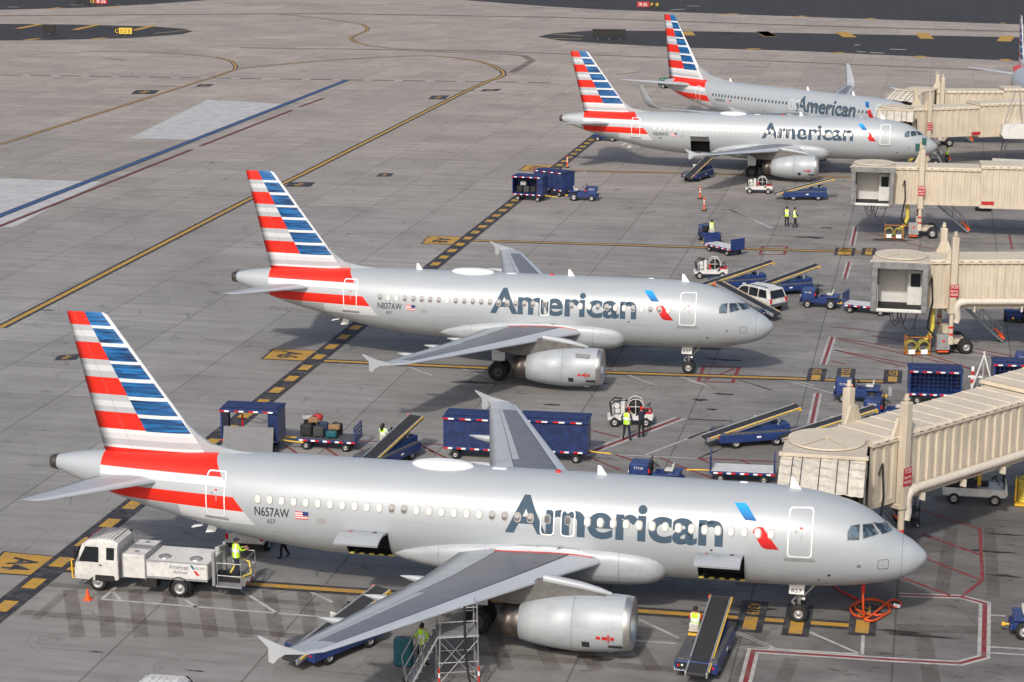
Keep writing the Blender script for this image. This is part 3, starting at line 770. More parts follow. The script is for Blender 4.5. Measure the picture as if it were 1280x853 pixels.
    # ---- things on the crown and side
    if not boeing:
        q = MB(); zt = 5.74; cxx = -20.13+c1*1.0
        rings = [[(cxx+1.36*s_*math.cos(TAU*k/36), .56*s_*math.sin(TAU*k/36), zt-.12+hh) for k in range(36)] for s_, hh in ((1, -.1), (1, .06), (.97, .17), (.86, .25), (.6, .31), (.3, .335), (.02, .34))]
        q.loft(rings); q.build('antenna_dome', WOUT, root)
        for ax in (-5.35, -13.3+c1*.6) + ((-25.6+D,) if kind == 'A319' else ()):
            q = MB(); q.prism([(ax-.26, 5.6), (ax-.26+.5, 5.6), (ax-.1, 6.12), (ax-.24, 6.14)], 'y', -.02, .02); q.build('blade_antenna', WOUT, root)
        q = MB(); q.ball((-15.2+c1, 0, 5.72), .13, n=12, k=6); q.build('beacon', LAMPR, root)
        q = MB(); q.box((-17.7+c1, 0, 5.735), (.6, .3, .04), b=.015); q.box((-7.5, .2, 5.74), (.3, .15, .04), b=.01); q.build('crown_patch', WOUT, root)
        q = MB(); q.prism([(-30.6+D, 2.45), (-30.15+D, 2.5), (-30.35+D, 2.05), (-30.8+D, 2.0)], 'y', -.03, .03); q.box((-31.0+D, -.35, 2.42), (.5, .3, .04), ry=R(-14)); q.build('drain_mast', WOUT, root)
        sq = H.decal('maintenance_panel', ring_bm(rrect(-1.94, -1.52, 2.93, 3.34, .06), .018), SEAM, root, .008, 9)
        H.decal('panel_emblem', ring_bm([(-1.73+.1*math.cos(TAU*k/20), 3.15+.1*math.sin(TAU*k/20)) for k in range(20)], .03), WFRAME, sq, .008, 9)
        for nm, x0_, x1_, z0_, z1_, mm in (('service_hatch', -25.15+D, -24.75+D, 3.46, 3.68, WFRAME), ('static_port', -2.75, -2.6, 3.02, 3.14, STEEL), ('static_port', -3.9, -3.78, 2.55, 2.65, SEAM), ('placard', -8.6, -8.5, 3.42, 3.5, SEAM), ('placard', -4.3, -4.2, 2.3, 2.36, SEAM)):
            H.decal(nm, poly_bm(rrect(x0_, x1_, z0_, z1_, .03)), mm, root, .008, .2)
        H.decal('access_panel', ring_bm(rrect(-27.2+D, -26.2+D, 2.2, 2.85, .04), .014), WFRAME, root, .008, 9)
        H.decal('access_panel', ring_bm(rrect(-3.1, -2.2, 2.25, 2.6, .04), .012), WFRAME, root, .008, 9)
        H.decal('intake_panel', ring_bm(rrect(-6.9, -6.45, 2.0, 2.3, .05), .015), WFRAME, root, .008, 9)
    else:
        for ax in (-9.6, -16.0, -27.5):
            q = MB(); q.prism([(ax-.26, 5.3), (ax+.24, 5.3), (ax-.1, 5.82), (ax-.24, 5.84)], 'y', -.02, .02); q.build('blade_antenna', WOUT, root)
    return root
GA = 'airliners parked nose in at the gates'
a1 = make_airliner('large silver airliner nearest the camera with both its cargo doors hanging open', GA, 0, 0, 0, 'A320', 'N657AW', '657', [(-9.12, -7.22, 1.95, 3.30), (-23.98, -22.05, 1.9, 3.2)], lambda i: i in (11, 12, 19, 20, 21, 22), near=True)
a2 = make_airliner('shorter silver airliner in the middle row with its cargo doors shut', GA, -9.43, 40.47, R(.6), 'A319', 'N837AW', '837', [], lambda i: i not in (1, 2, 8, 20, 21, 24, 25, 27, 30, 33, 34, 35, 37))
a3 = make_airliner('silver airliner in the third row with only its rear cargo hold open', GA, -.04, 123.19, -.0174, 'A320', 'N604AW', '604', [(-24.11, -22.2, 2.0, 3.2)], lambda i: False)
a4 = make_airliner('farthest whole airliner with tall curved winglets and dark cabin windows', GA, -1.39, 140.27, -.626, 'B738', 'N945NN', '945')
a5 = make_airliner('airliner at the right edge of the frame with only its tail and wingtip showing', GA, 13.3, 149.02, -1.466, 'A320', 'N660AW', '660', [], None, detail=False)
MARKS = [('rw',0.5,[(-1.06,3.87),(1.51,4.17),(2.51,3.6),(2.35,-2.51),(1.41,-3.38),(-1.3,-3.56),(-6.6,-3.74),(-6.61,-7.41)]),('red',0.16,[(-1.33,16.75),(2.46,13.58)]),('red',0.16,[(2.46,13.58),(2.46,6.47)]),('red',0.16,[(2.46,6.47),(1.57,4.24)]),('red',0.16,[(-0.18,12.26),(2.4,9.88)]),('red',0.16,[(0.02,8.85),(2.4,6.46)]),('red',0.16,[(-1.11,6.21),(1.08,4.24)]),('red',0.16,[(-8.05,3.74),(-3.48,4.71)]),('white',0.14,[(2.54,2.23),(3.32,2.25)]),('white',0.14,[(2.52,-1.38),(4.46,-1.3)]),('white',0.14,[(2.51,-2.02),(4.44,-1.93)]),('white',0.14,[(-7.45,-1.81),(-5.77,-3.34)]),('white',0.14,[(-7.95,-3.53),(-6.63,-3.41),(-2.35,-3.24)]),('white',0.14,[(-4.98,-0.85),(-2.4,-3.25)]),('white',0.14,[(-2.4,-0.74),(-2.35,-3.24)]),('white',0.15,[(-34.17,-3.73),(-24.51,-3.76)]),('white',0.15,[(-34.15,-3.63),(-34.11,-2.23)]),('white',0.15,[(-34.09,-2.69),(-33.37,-3.62)]),('white',0.15,[(-30.68,-3.05),(-29.9,-3.79)]),('white',0.15,[(-28.8,-1.41),(-26.35,-3.77)]),('white',0.15,[(-26.02,-0.81),(-24.49,-2.03)]),('white',0.15,[(-14.64,-3.75),(-9.68,-3.63)]),('white',0.15,[(-11.55,-1.28),(-9.66,-3.03)]),('white',0.15,[(-7.47,-1.9),(-6.06,-3.17)]),('white',0.15,[(-7.45,-3.52),(-6.04,-3.48)]),('brown',0.8,[(-36.77,-5.84),(-30.05,-5.86),(-23.8,-6.08),(-18.34,-6.4)]),('brown',0.7,[(-37.21,-2.51),(-24.92,-2.42)]),('brown',0.6,[(-36.01,-3.41),(-35.9,-6.53)]),('brown',0.9,[(-35.93,-2.93),(-33.4,-7.98)]),('brown',0.9,[(-34.52,-2.63),(-32.17,-7.72)]),('brown',0.9,[(-33.21,-2.35),(-30.89,-7.45)]),('brown',0.9,[(-31.79,-2.05),(-29.51,-7.15)]),('brown',0.9,[(-30.35,-1.74),(-28.13,-6.86)]),('brown',0.9,[(-28.96,-1.44),(-26.75,-6.57)]),('brown',0.9,[(-27.59,-1.15),(-25.52,-6.3)]),('brown',0.9,[(-26.13,-0.84),(-24.14,-6.01)]),('brown',0.9,[(-24.71,-0.53),(-22.76,-5.71)]),('brown',0.8,[(-17.82,-6.19),(-13.78,-6.33),(-9.29,-6.35)]),('brown',0.9,[(-17.15,-3.97),(-15.77,-7.73)]),('brown',0.9,[(-15.45,-3.6),(-13.97,-7.35)]),('brown',0.9,[(-13.84,-3.26),(-12.35,-7.01)]),('brown',0.9,[(-11.67,-2.8),(-10.19,-6.55)]),('brown',0.9,[(1.17,13.5),(0.71,4.63)]),('brown',0.8,[(2.88,13.86),(2.9,4.47)]),('brown',1.0,[(-0.05,-0.38),(0.39,-5.67)]),('brown',1.3,[(-1.08,-0.02),(2.2,0.39)]),('brown',1.0,[(0.26,17.72),(4.73,20.81)]),('brown',0.8,[(-6.39,-1.44),(-6.97,-7.24)]),('brown',0.9,[(-5.05,-4.22),(-5.25,-6.87)]),('rw',0.5,[(-6.4,51.87),(-6.56,44.19)]),('rw',0.5,[(-6.47,37.05),(-6.43,30.36)]),('rw',0.5,[(-6.6,93.98),(-6.56,85.09)]),('rw',0.5,[(-6.46,77.96),(-6.52,71.23)]),('red',0.22,[(-13.79,42.29),(-11.61,42.41),(-11.63,38.58),(-13.66,38.33),(-13.79,42.29)]),('red',0.22,[(-13.62,83.11),(-11.7,83.53),(-11.65,79.94),(-13.53,79.53),(-13.62,83.11)]),('red',0.18,[(-13.29,38.89),(-11.86,42.02)]),('red',0.16,[(-6.21,51.52),(2.68,44.83)]),('red',0.16,[(-6.04,48.2),(-1.52,44.6)]),('red',0.16,[(-3.88,52.8),(5.7,47.89)]),('red',0.16,[(-6.14,45.32),(-5.21,44.62)]),('red',0.16,[(-6.37,54.97),(-0.64,53.23)]),('red',0.16,[(-5.99,51.68),(-1.11,49.29),(3.95,43.3)]),('red',0.16,[(-6.07,48.21),(-0.55,45.07)]),('red',0.16,[(2.77,50.51),(5.72,48.56)]),('red',0.16,[(-5.72,91.54),(-0.99,85.73),(3.22,82.56)]),('red',0.16,[(6.11,92.85),(6.16,86.11)]),('white',0.14,[(-11.56,39.43),(-9.17,37.21)]),('white',0.14,[(-8.84,40.02),(-5.48,37.14)]),('white',0.14,[(-14.31,38.51),(-12.49,37.0)]),('white',0.14,[(-13.26,29.83),(-10.77,29.97)]),('white',0.14,[(-12.79,25.92),(-10.77,29.97)]),('white',0.14,[(-11.87,22.32),(-10.6,24.69)]),('white',0.2,[(-2.35,39.5),(-2.3,37.34)]),('rw',0.7,[(-17.85,21.66),(-13.73,29.94)]),('white',0.15,[(-13.71,29.83),(-10.71,29.95)]),('white',0.15,[(-17.84,21.99),(-11.72,22.28)]),('white',0.15,[(-14.63,22.35),(-10.71,29.95)]),('white',0.15,[(-11.85,22.25),(-10.44,25.17)]),('white',0.15,[(-9.48,29.42),(-6.98,29.18)]),('red',0.15,[(-16.19,22.11),(-14.09,20.39)]),('red',0.15,[(-17.56,21.49),(-15.51,19.4)]),('red',0.15,[(-13.79,22.02),(-12.13,20.27),(-10.7,18.98)]),('red',0.15,[(-11.86,22.34),(-7.7,22.58)]),('red',0.15,[(-9.64,22.49),(-8.78,21.53)]),('red',0.15,[(-11.72,22.28),(-10.53,20.93)]),('red',0.15,[(-18.27,26.49),(-16.43,25.37)]),('red',0.15,[(-34.6,21.57),(-25.53,22.02)]),('red',0.15,[(-33.67,20.03),(-32.64,18.79)]),('red',0.15,[(-31.42,20.02),(-30.42,18.79)]),('red',0.15,[(-29.51,20.19),(-28.6,18.94)]),('red',0.15,[(-26.91,21.97),(-25.56,20.46)]),('red',0.15,[(-26.0,20.85),(-24.47,19.36)]),('white',0.13,[(-19.05,40.07),(-15.98,36.9)]),('white',0.13,[(-15.51,39.93),(-12.44,36.98)]),('white',0.13,[(-11.56,39.48),(-9.09,37.14)]),('white',0.13,[(-8.91,40.29),(-6.83,38.99)]),('white',0.14,[(-32.91,39.39),(-29.66,36.42)]),('white',0.14,[(-29.22,39.25),(-26.25,36.74)]),('white',0.16,[(-18.33,100.83),(-13.64,91.59)]),('white',0.16,[(-18.16,100.41),(-13.41,91.64)]),('white',0.16,[(-27.3,100.82),(-18.33,100.83)]),('white',0.16,[(-34.37,118.14),(-34.51,120.92)]),('yellow',0.4,[(-60.94,42.81),(-61.8,96.06),(-61.58,109.86),(-62.27,186.1),(-62.03,201.08),(-61.56,205.03),(-61.69,209.28),(-63.02,214.44),(-66.2,222.21),(-69.89,228.37),(-74.48,232.6),(-79.09,234.92),(-82.77,233.25),(-89.42,227.93),(-95.28,220.56),(-97.82,216.17),(-102.2,209.0)]),('yellow',0.3,[(-100.17,125.25),(-101.5,198.67),(-101.89,207.28),(-103.5,212.37),(-106.83,219.7),(-110.87,224.84),(-117.39,228.8),(-122.79,230.91),(-136.16,230.08)]),('yellow',0.3,[(-129.4,313.19),(-118.61,305.08),(-112.62,299.33),(-106.52,292.67),(-103.31,285.09),(-101.68,278.18),(-101.02,268.4),(-100.13,262.43),(-97.58,256.41),(-93.66,250.33),(-88.09,245.63),(-80.93,242.35),(-74.41,240.87),(-69.5,241.31)]),('thinyellow',0.22,[(-61.72,205.55),(-59.81,211.67),(-54.82,224.83),(-49.74,229.8)]),('thinyellow',0.2,[(-101.34,266.13),(-104.51,258.8),(-108.8,249.87),(-119.8,241.21)]),('thinyellow',0.2,[(-102.82,283.36),(-99.46,293.57),(-92.47,303.1),(-81.33,309.8)]),('tread',0.9,[(-112.9,241.33),(-73.16,244.73),(-21.06,237.71),(12.25,230.57)]),('tread',1.6,[(-181.64,296.41),(-122.27,317.09),(-73.37,317.93),(-25.88,309.05),(14.88,303.83)]),('tread',0.8,[(-69.5,241.31),(-64.57,238.29),(-61.82,230.89),(-61.18,212.51)]),('dashh',0.5,[(-132.29,192.73),(-91.43,196.52),(-49.61,200.71)]),('dashh',0.35,[(-178.05,327.03),(-150.22,338.69),(-106.41,346.73),(-79.73,343.38)]),('blue',0.55,[(-79.89,78.01),(-80.18,83.23),(-81.76,197.65)]),('maroon',0.5,[(-77.85,73.84),(-77.9,78.45),(-78.45,126.26)]),('maroon',0.5,[(-78.48,128.81),(-78.62,161.95)]),('maroon',0.5,[(-78.76,165.34),(-78.51,175.25)]),('stand',0.4,[(-38.07,-0.44),(-28.4,-0.67),(-2.23,-0.19)]),('stand',0.4,[(-37.66,38.54),(-25.22,38.93),(-2.13,40.71)]),('stand',0.4,[(-41.22,80.39),(-5.17,82.22),(-4.55,82.36)]),('stand',0.35,[(-37.9,119.97),(-0.79,122.32)]),('dashv',1.25,[(-37.75,-40),(-37.75,165)]),('ybox',0,[(-40.78,0.95),(-38.09,0.81),(-38.1,-1.6),(-40.49,-1.65)]),('ybox',0,[(-41.13,40.83),(-38.37,40.98),(-38.13,38.31),(-41.01,38.24)]),('ybox',0,[(-41.04,81.55),(-38.4,81.94),(-38.27,78.49),(-40.83,78.29)]),('ybox',0,[(-41.06,122.63),(-38.34,123.23),(-38.51,119.29),(-40.99,119.01)]),('kbox',0,[(-61.23,106.73),(-58.82,107.26),(-58.46,104.53),(-60.84,104.0)]),('kbox',0,[(-105.87,178.62),(-102.73,179.34),(-101.81,174.67),(-104.8,173.99)]),('kbox',0,[(-100.09,187.58),(-98.15,188.03),(-97.76,185.01),(-99.78,184.55)]),('kbox',0,[(-65.44,181.04),(-63.28,182.01),(-62.83,177.43),(-64.96,176.94)]),('kbox',0,[(-60.5,189.97),(-58.17,191.0),(-58.19,188.5),(-60.39,187.51)]),('kbox',0,[(-54.22,114.16),(-52.9,114.45),(-52.67,112.37),(-54.05,112.06)]),('kbox',0,[(-53.93,36.3),(-52.73,36.99),(-52.33,35.57),(-53.61,35.08)]),('stop',0,[(-6.99,-0.0)]),('stop',0,[(-5.1,-0.06)]),('stop',0,[(-2.46,0.59)]),('stop2',0,[(-6.81,41.49)]),('stop2',0,[(-5.08,41.86)]),('stop2',0,[(-2.25,42.07)]),('stop2',0,[(-7.25,82.11)]),('stop2',0,[(-6.75,82.22)]),('stop2',0,[(-5.12,82.58)]),('pale',0,[(-88.39,133.22),(-92.71,170.18),(-81.87,168.13),(-80.27,133.68)]),('pale',0,[(-92.91,102.9),(-89.63,103.1),(-79.0,103.14),(-78.17,92.44),(-76.57,78.74),(-79.34,75.41)]),('asph',0,[(-115.74,400.4),(-104.02,362.77),(-82.25,347.61),(-69.2,341.17),(-27.36,331.01),(15.48,320.76),(46.71,314.94),(61.4,443.77)]),('asph',0,[(-69.25,273.66),(-68.02,280.8),(-62.04,288.42),(-46.32,291.22),(-24.7,291.68),(14.44,291.6),(44.28,293.62),(38.04,238.88),(12.83,246.84),(-22.33,256.54),(-40.85,258.11),(-54.95,262.44),(-63.97,266.67)]),('asph',0,[(-182.08,276.93),(-172.94,278.12),(-157.64,279.81),(-142.17,278.72),(-134.94,274.87),(-131.82,270.2),(-131.52,264.15),(-137.74,254.28),(-149.51,247.46),(-157.11,244.88),(-164.32,241.6)]),('asph',0,[(-197.73,308.07),(-188.76,311.37),(-175.21,320.47),(-165.87,332.42),(-157.0,349.96),(-156.31,366.61),(-219.44,351.26)]),('hash',1.4,[(-164.97,268.81),(-165.2,279.35)]),('hash',1.4,[(-153.86,268.59),(-154.29,280.12)]),('hash',1.4,[(-143.03,270.02),(-143.46,280.89)]),('hash',1.4,[(-153.23,246.39),(-152.41,250.12)]),('hash',1.4,[(-143.03,251.3),(-141.71,254.17)]),('hash',1.4,[(-180.0,315.65),(-179.53,320.18)]),('hash',1.4,[(-170.32,324.64),(-167.68,322.28)]),('thinyellow',0.4,[(-136.94,264.28),(-133.1,273.48)]),('hash',2.2,[(-59.86,289.66),(-57.88,281.31)]),('hash',2.2,[(-45.16,290.49),(-43.52,282.17)]),('hash',2.2,[(-31.68,293.66),(-29.24,283.53)]),('hash',2.4,[(-31.56,293.82),(-29.3,282.99)]),('hash',2.4,[(-17.6,296.04),(-15.49,284.73)]),('hash',2.4,[(-3.33,296.77),(-2.23,284.88)]),('hash',2.4,[(11.75,294.13),(10.74,282.6)]),('hash',1.5,[(-43.43,332.8),(-40.19,336.2)]),('hash',1.5,[(-28.26,329.35),(-26.63,332.92)]),('hash',1.5,[(-14.05,327.12),(-13.0,329.85)]),('hash',1.5,[(11.17,323.48),(12.06,323.69)]),('hash',1.5,[(-31.02,257.79),(-29.0,259.14)]),('hash',1.5,[(-17.08,253.75),(-15.26,255.44)]),('hash',1.5,[(-3.67,249.87),(-2.47,252.17)]),('hash',1.5,[(9.68,249.77),(10.76,246.88)]),('thinyellow',0.5,[(-68.23,279.9),(-61.69,276.41)]),('thinyellow',0.5,[(-66.05,270.49),(-60.84,270.27)]),('white',0.8,[(-54.67,342.57),(-52.16,345.91)]),('white',0.8,[(-52.94,356.31),(-50.02,354.85)]),('white',0.9,[(-13.26,257.6),(-11.72,257.11)]),('white',0.9,[(-11.12,256.4),(-8.83,255.67)]),('white',0.9,[(-8.08,263.13),(-5.38,262.88)]),('white',0.9,[(-14.16,269.77),(-13.18,270.0)]),('white',0.7,[(-191.02,319.66),(-188.13,318.86)]),('white',0.7,[(-180.82,328.21),(-177.66,327.43)]),('crack',0.35,[(-29.77,228.83),(-24.81,229.24)]),('crack',0.35,[(-18.26,229.29),(-14.68,228.31)]),('crack',0.35,[(-6.67,228.37),(-1.65,227.76)]),('crack',0.35,[(5.36,227.28),(9.39,225.8)]),('crack',0.35,[(-12.22,219.82),(-10.51,219.53)]),('crack',0.35,[(-33.02,234.07),(-33.01,234.03)]),('crack',0.3,[(-140.94,218.88),(-136.57,219.9)]),('crack',0.5,[(-127.08,219.17),(-122.99,217.23)]),('crack',0.45,[(-106.37,183.11),(-102.61,184.61)]),('crack',0.4,[(-65.95,187.6),(-61.21,188.06)]),('crack',0.3,[(-45.86,213.5),(-43.01,217.56)]),('oil',0,[(-14.14,-5.2),(0.7,-0.25)]),('oil',0,[(-12.59,-5.8),(0.62,-0.29)]),('oil',0,[(-17.67,47.03),(1.39,-0.54)]),('oil',0,[(-14.29,46.87),(1.51,-0.55)]),('oil',0,[(-13.09,34.17),(0.55,-0.35)]),('oil',0,[(-12.17,32.21),(0.4,-0.26)]),('oil',0,[(-11.85,35.74),(0.69,-0.28)]),('oil',0,[(-9.96,88.01),(1.3,-0.56)]),('oil',0,[(-8.91,92.84),(0.6,-0.39)]),('oil',0,[(-60.09,48.55),(0.55,-0.24)]),('oil',0,[(-27.51,-10.3),(0.46,-0.09)]),('oil',0,[(-7.08,1.02),(1.15,-0.19)]),('oil',0,[(-0.94,-0.45),(0.96,-0.23)]),('oil',0,[(2.95,10.41),(1.06,-0.23)]),('oil',0,[(3.36,13.02),(0.92,-0.18)]),('oil',0,[(3.39,7.26),(0.69,-0.21)]),('oil',0,[(-32.06,-9.27),(0.31,-0.08)]),('oil',0,[(-33.57,1.5),(0.53,-0.15)]),('oil',0,[(-13.02,39.94),(0.57,-0.29)]),('oil',0,[(-12.73,44.15),(0.99,-0.32)]),('oil',0,[(-14.95,48.08),(1.52,-0.44)]),('oil',0,[(-2.46,1.53),(1.15,-0.19)]),('oil',0,[(-0.14,-0.73),(1.43,-0.22)]),('oil',0,[(-17.09,-0.34),(0.99,-0.23)]),('oil',0,[(-26.93,35.35),(1.4,-0.37)]),('oil',0,[(-20.83,36.67),(1.87,-0.47)]),('oil',0,[(-21.3,31.31),(0.54,-0.26)]),('oil',0,[(-6.44,62.9),(0.83,-0.54)]),('oil',0,[(-3.76,88.25),(1.94,-0.73)]),('oil',0,[(0.79,49.25),(1.5,-0.55)])]
# ---------------------------------------------------------------- apron
def ground_color(nt, v):
    x, y, z = sep(nt, v)
    big = noise(nt, v, .035, 4, .6).ramp(.3, .7)
    c = mixc(nt, big, (.243, .235, .226), (.375, .363, .349))
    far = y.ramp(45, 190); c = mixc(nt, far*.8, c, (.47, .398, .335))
    slab = wnoise(nt, comb(nt, ((x+31.5)*(1/6.07)).floor(), ((y+9.3)*(1/6.1)).floor(), 0.0))
    c = mixc(nt, slab*.30, c, (.16, .155, .15))
    st = noise(nt, comb(nt, x*.12, y*1.1, 0.0), 1.0, 6, .65).ramp(.42, .78); c = mixc(nt, st*.55, c, (.115, .108, .10))
    st2 = noise(nt, comb(nt, x*.5, y*.16, 3.0), 1.0, 5, .6).ramp(.5, .8); c = mixc(nt, st2*.36, c, (.15, .145, .14))
    lt = noise(nt, comb(nt, x*.3, y*.9, 9.0), 1.0, 5, .7).ramp(.55, .8); c = mixc(nt, lt*.42, c, (.44, .43, .415))
    # tyre scuffs: thin curling lines
    n1 = noise(nt, v, .10, 2, .5, 1.2); sc = ((n1-.5).abs() < .0035)*.32
    n2 = noise(nt, comb(nt, x*1.0, y*1.0, 5.0), .16, 2, .5, 1.5); sc = sc.mx(((n2-.52).abs() < .004)*.25)
    br = noise(nt, v, .5, 3).ramp(.45, .6); c = mixc(nt, sc*br*1.5, c, (.05, .05, .05))
    # grime where the gates are worked, then a separate darker near-right zone
    g1 = x.ramp(-38, -4)*y.ramp(175, 140)
    lane = (((y+.4)*(1/40.8)).fract()-.5).abs().ramp(.5, .28).inv()
    g2 = x.ramp(-17, -3)*y.ramp(30, 14)  # darkens the apron broadly towards its near right corner
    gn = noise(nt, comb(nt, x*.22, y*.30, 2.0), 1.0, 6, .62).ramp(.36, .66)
    c = mixc(nt, (g1*gn)*.62, c, (.10, .095, .092))
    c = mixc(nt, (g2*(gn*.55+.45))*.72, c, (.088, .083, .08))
    sp = noise(nt, comb(nt, x*.9, y*2.2, 1.0), 1.3, 4, .6).ramp(.61, .70)*g1; c = mixc(nt, sp*.7, c, (.035, .033, .032))
    pt = noise(nt, comb(nt, x*.06, y*.09, 7.0), 1.0, 6, .7).ramp(.44, .62); c = mixc(nt, pt*.20, c, (.13, .12, .11))
    fine = noise(nt, v, 6.0, 4, .7).ramp(.25, .75); c = mixc(nt, fine*.10, c, (.12, .12, .12))
    j1 = ((((x+31.5)*(1/6.07)+.5).fract()-.5).abs() < .0068)
    j2 = ((((y+9.3)*(1/6.1)+.5).fract()-.5).abs() < .010)
    jn = noise(nt, v, .4, 3).ramp(.3, .6)
    c = mixc(nt, j1*(y.ramp(330, 120)*.38+.12), c, (.03, .03, .03)); c = mixc(nt, (j2*jn)*.34, c, (.06, .06, .06))
    return c
gm, nt, b_ = new_mat('apron_concrete', .82, 0, .3)
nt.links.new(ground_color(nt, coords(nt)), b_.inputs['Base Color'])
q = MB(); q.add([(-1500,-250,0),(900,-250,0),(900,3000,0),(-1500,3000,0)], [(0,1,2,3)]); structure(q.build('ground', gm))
def mark_mat(name, c, wear=.35, alpha=None, rough=.7):
    m, nt, b = new_mat(name, rough, 0, .3); v = coords(nt)
    w = noise(nt, v, 1.6, 6, .7).ramp(.45, .75)*wear
    col = mixc(nt, w, c, (.17, .16, .155)); col = mixc(nt, noise(nt, v, .35, 4).ramp(.3, .7)*.25, col, tuple(x*.6 for x in c))
    nt.links.new(col, b.inputs['Base Color'])
    if name == 'dark_asphalt':
        cr = (noise(nt, v, .09, 3, .6, 1.0)-.5).abs() < .006; cr = cr.mx((noise(nt, v, .045, 2, .5, 1.4)-.47).abs() < .004); nt.links.new(mixc(nt, cr*.7, col, (.012, .012, .013)), b.inputs['Base Color'])
    if alpha:
        a = noise(nt, v, .8, 5, .7).ramp(.25, .7)*(alpha[1]-alpha[0])+alpha[0]; nt.links.new(a.k, b.inputs['Alpha'])
    return m
MK = dict(white=mark_mat('worn_white_line', (.46, .455, .44), 1.0), red=mark_mat('worn_red_line', (.22, .03, .034), .9), yellow=mark_mat('yellow_line', (.50, .285, .045), .75),
          black=mark_mat('black_line', (.032, .032, .038), .7), blue=mark_mat('blue_line', (.035, .09, .24), .3), maroon=mark_mat('maroon_line', (.13, .035, .03), .4),
          faint=mark_mat('faded_yellow_line', (.40, .28, .12), .5), pale=mark_mat('new_concrete', (.56, .56, .56), .2, (.6, .98)), asph=mark_mat('dark_asphalt', (.036, .032, .031), .4),
          brown=mark_mat('removed_paint', (.12, .092, .082), .4, (.0, .42)), tread=mark_mat('rubber_trace', (.16, .12, .10), .3, (.2, .6)), crack=mark_mat('dark_trace', (.09, .085, .08), .3),
          oil=mark_mat('oil_soaked', (.02, .02, .02), .1, (.25, .95)), dash=mark_mat('dash_grey', (.10, .10, .11), .4))
def ribbon(pts, w, m, z, name='painted_line'):
    pts = [Vector((p[0], p[1], 0)) for p in pts]; V = []
    for i, p in enumerate(pts):
        a = (p-pts[i-1]).normalized() if i else None; b = (pts[i+1]-p).normalized() if i < len(pts)-1 else None
        d = ((a or b)+(b or a)).normalized(); n = Vector((-d.y, d.x, 0)); k = 1/max(.5, n.dot(Vector((-(a or b).y, (a or b).x, 0))))
        V += [p+n*w/2*k+Vector((0,0,z)), p-n*w/2*k+Vector((0,0,z))]
    q = MB(); q.add(V, [(2*i, 2*i+1, 2*i+3, 2*i+2) for i in range(len(pts)-1)])
    return structure(q.build(name, m))
def fill(pts, m, z, name):
    q = MB(); q.add([(p[0], p[1], z) for p in pts], [list(range(len(pts)))]); return structure(q.build(name, m))
def dashes(a, b, w, ln, gap, m, z, off=0):
    a, b = Vector(a), Vector(b); d = (b-a); L = d.length; d.normalize(); n = Vector((-d.y, d.x)); q = MB(); t = off
    while t < L-ln:
        p0, p1 = a+d*t, a+d*(t+ln); q.add([(*(p0+n*w/2), z), (*(p0-n*w/2), z), (*(p1-n*w/2), z), (*(p1+n*w/2), z)], [(0,1,2,3)]); t += ln+gap
    return structure(q.build('painted_dashes', m))
rs = random.Random(3)
stops = iter(['A319', 'A320', '738', 'A321', '321', '757', 'A21', '190', '738'])
boxes = iter(['A4', 'A6', 'A8', 'A10', 'A', 'A', 'A'])
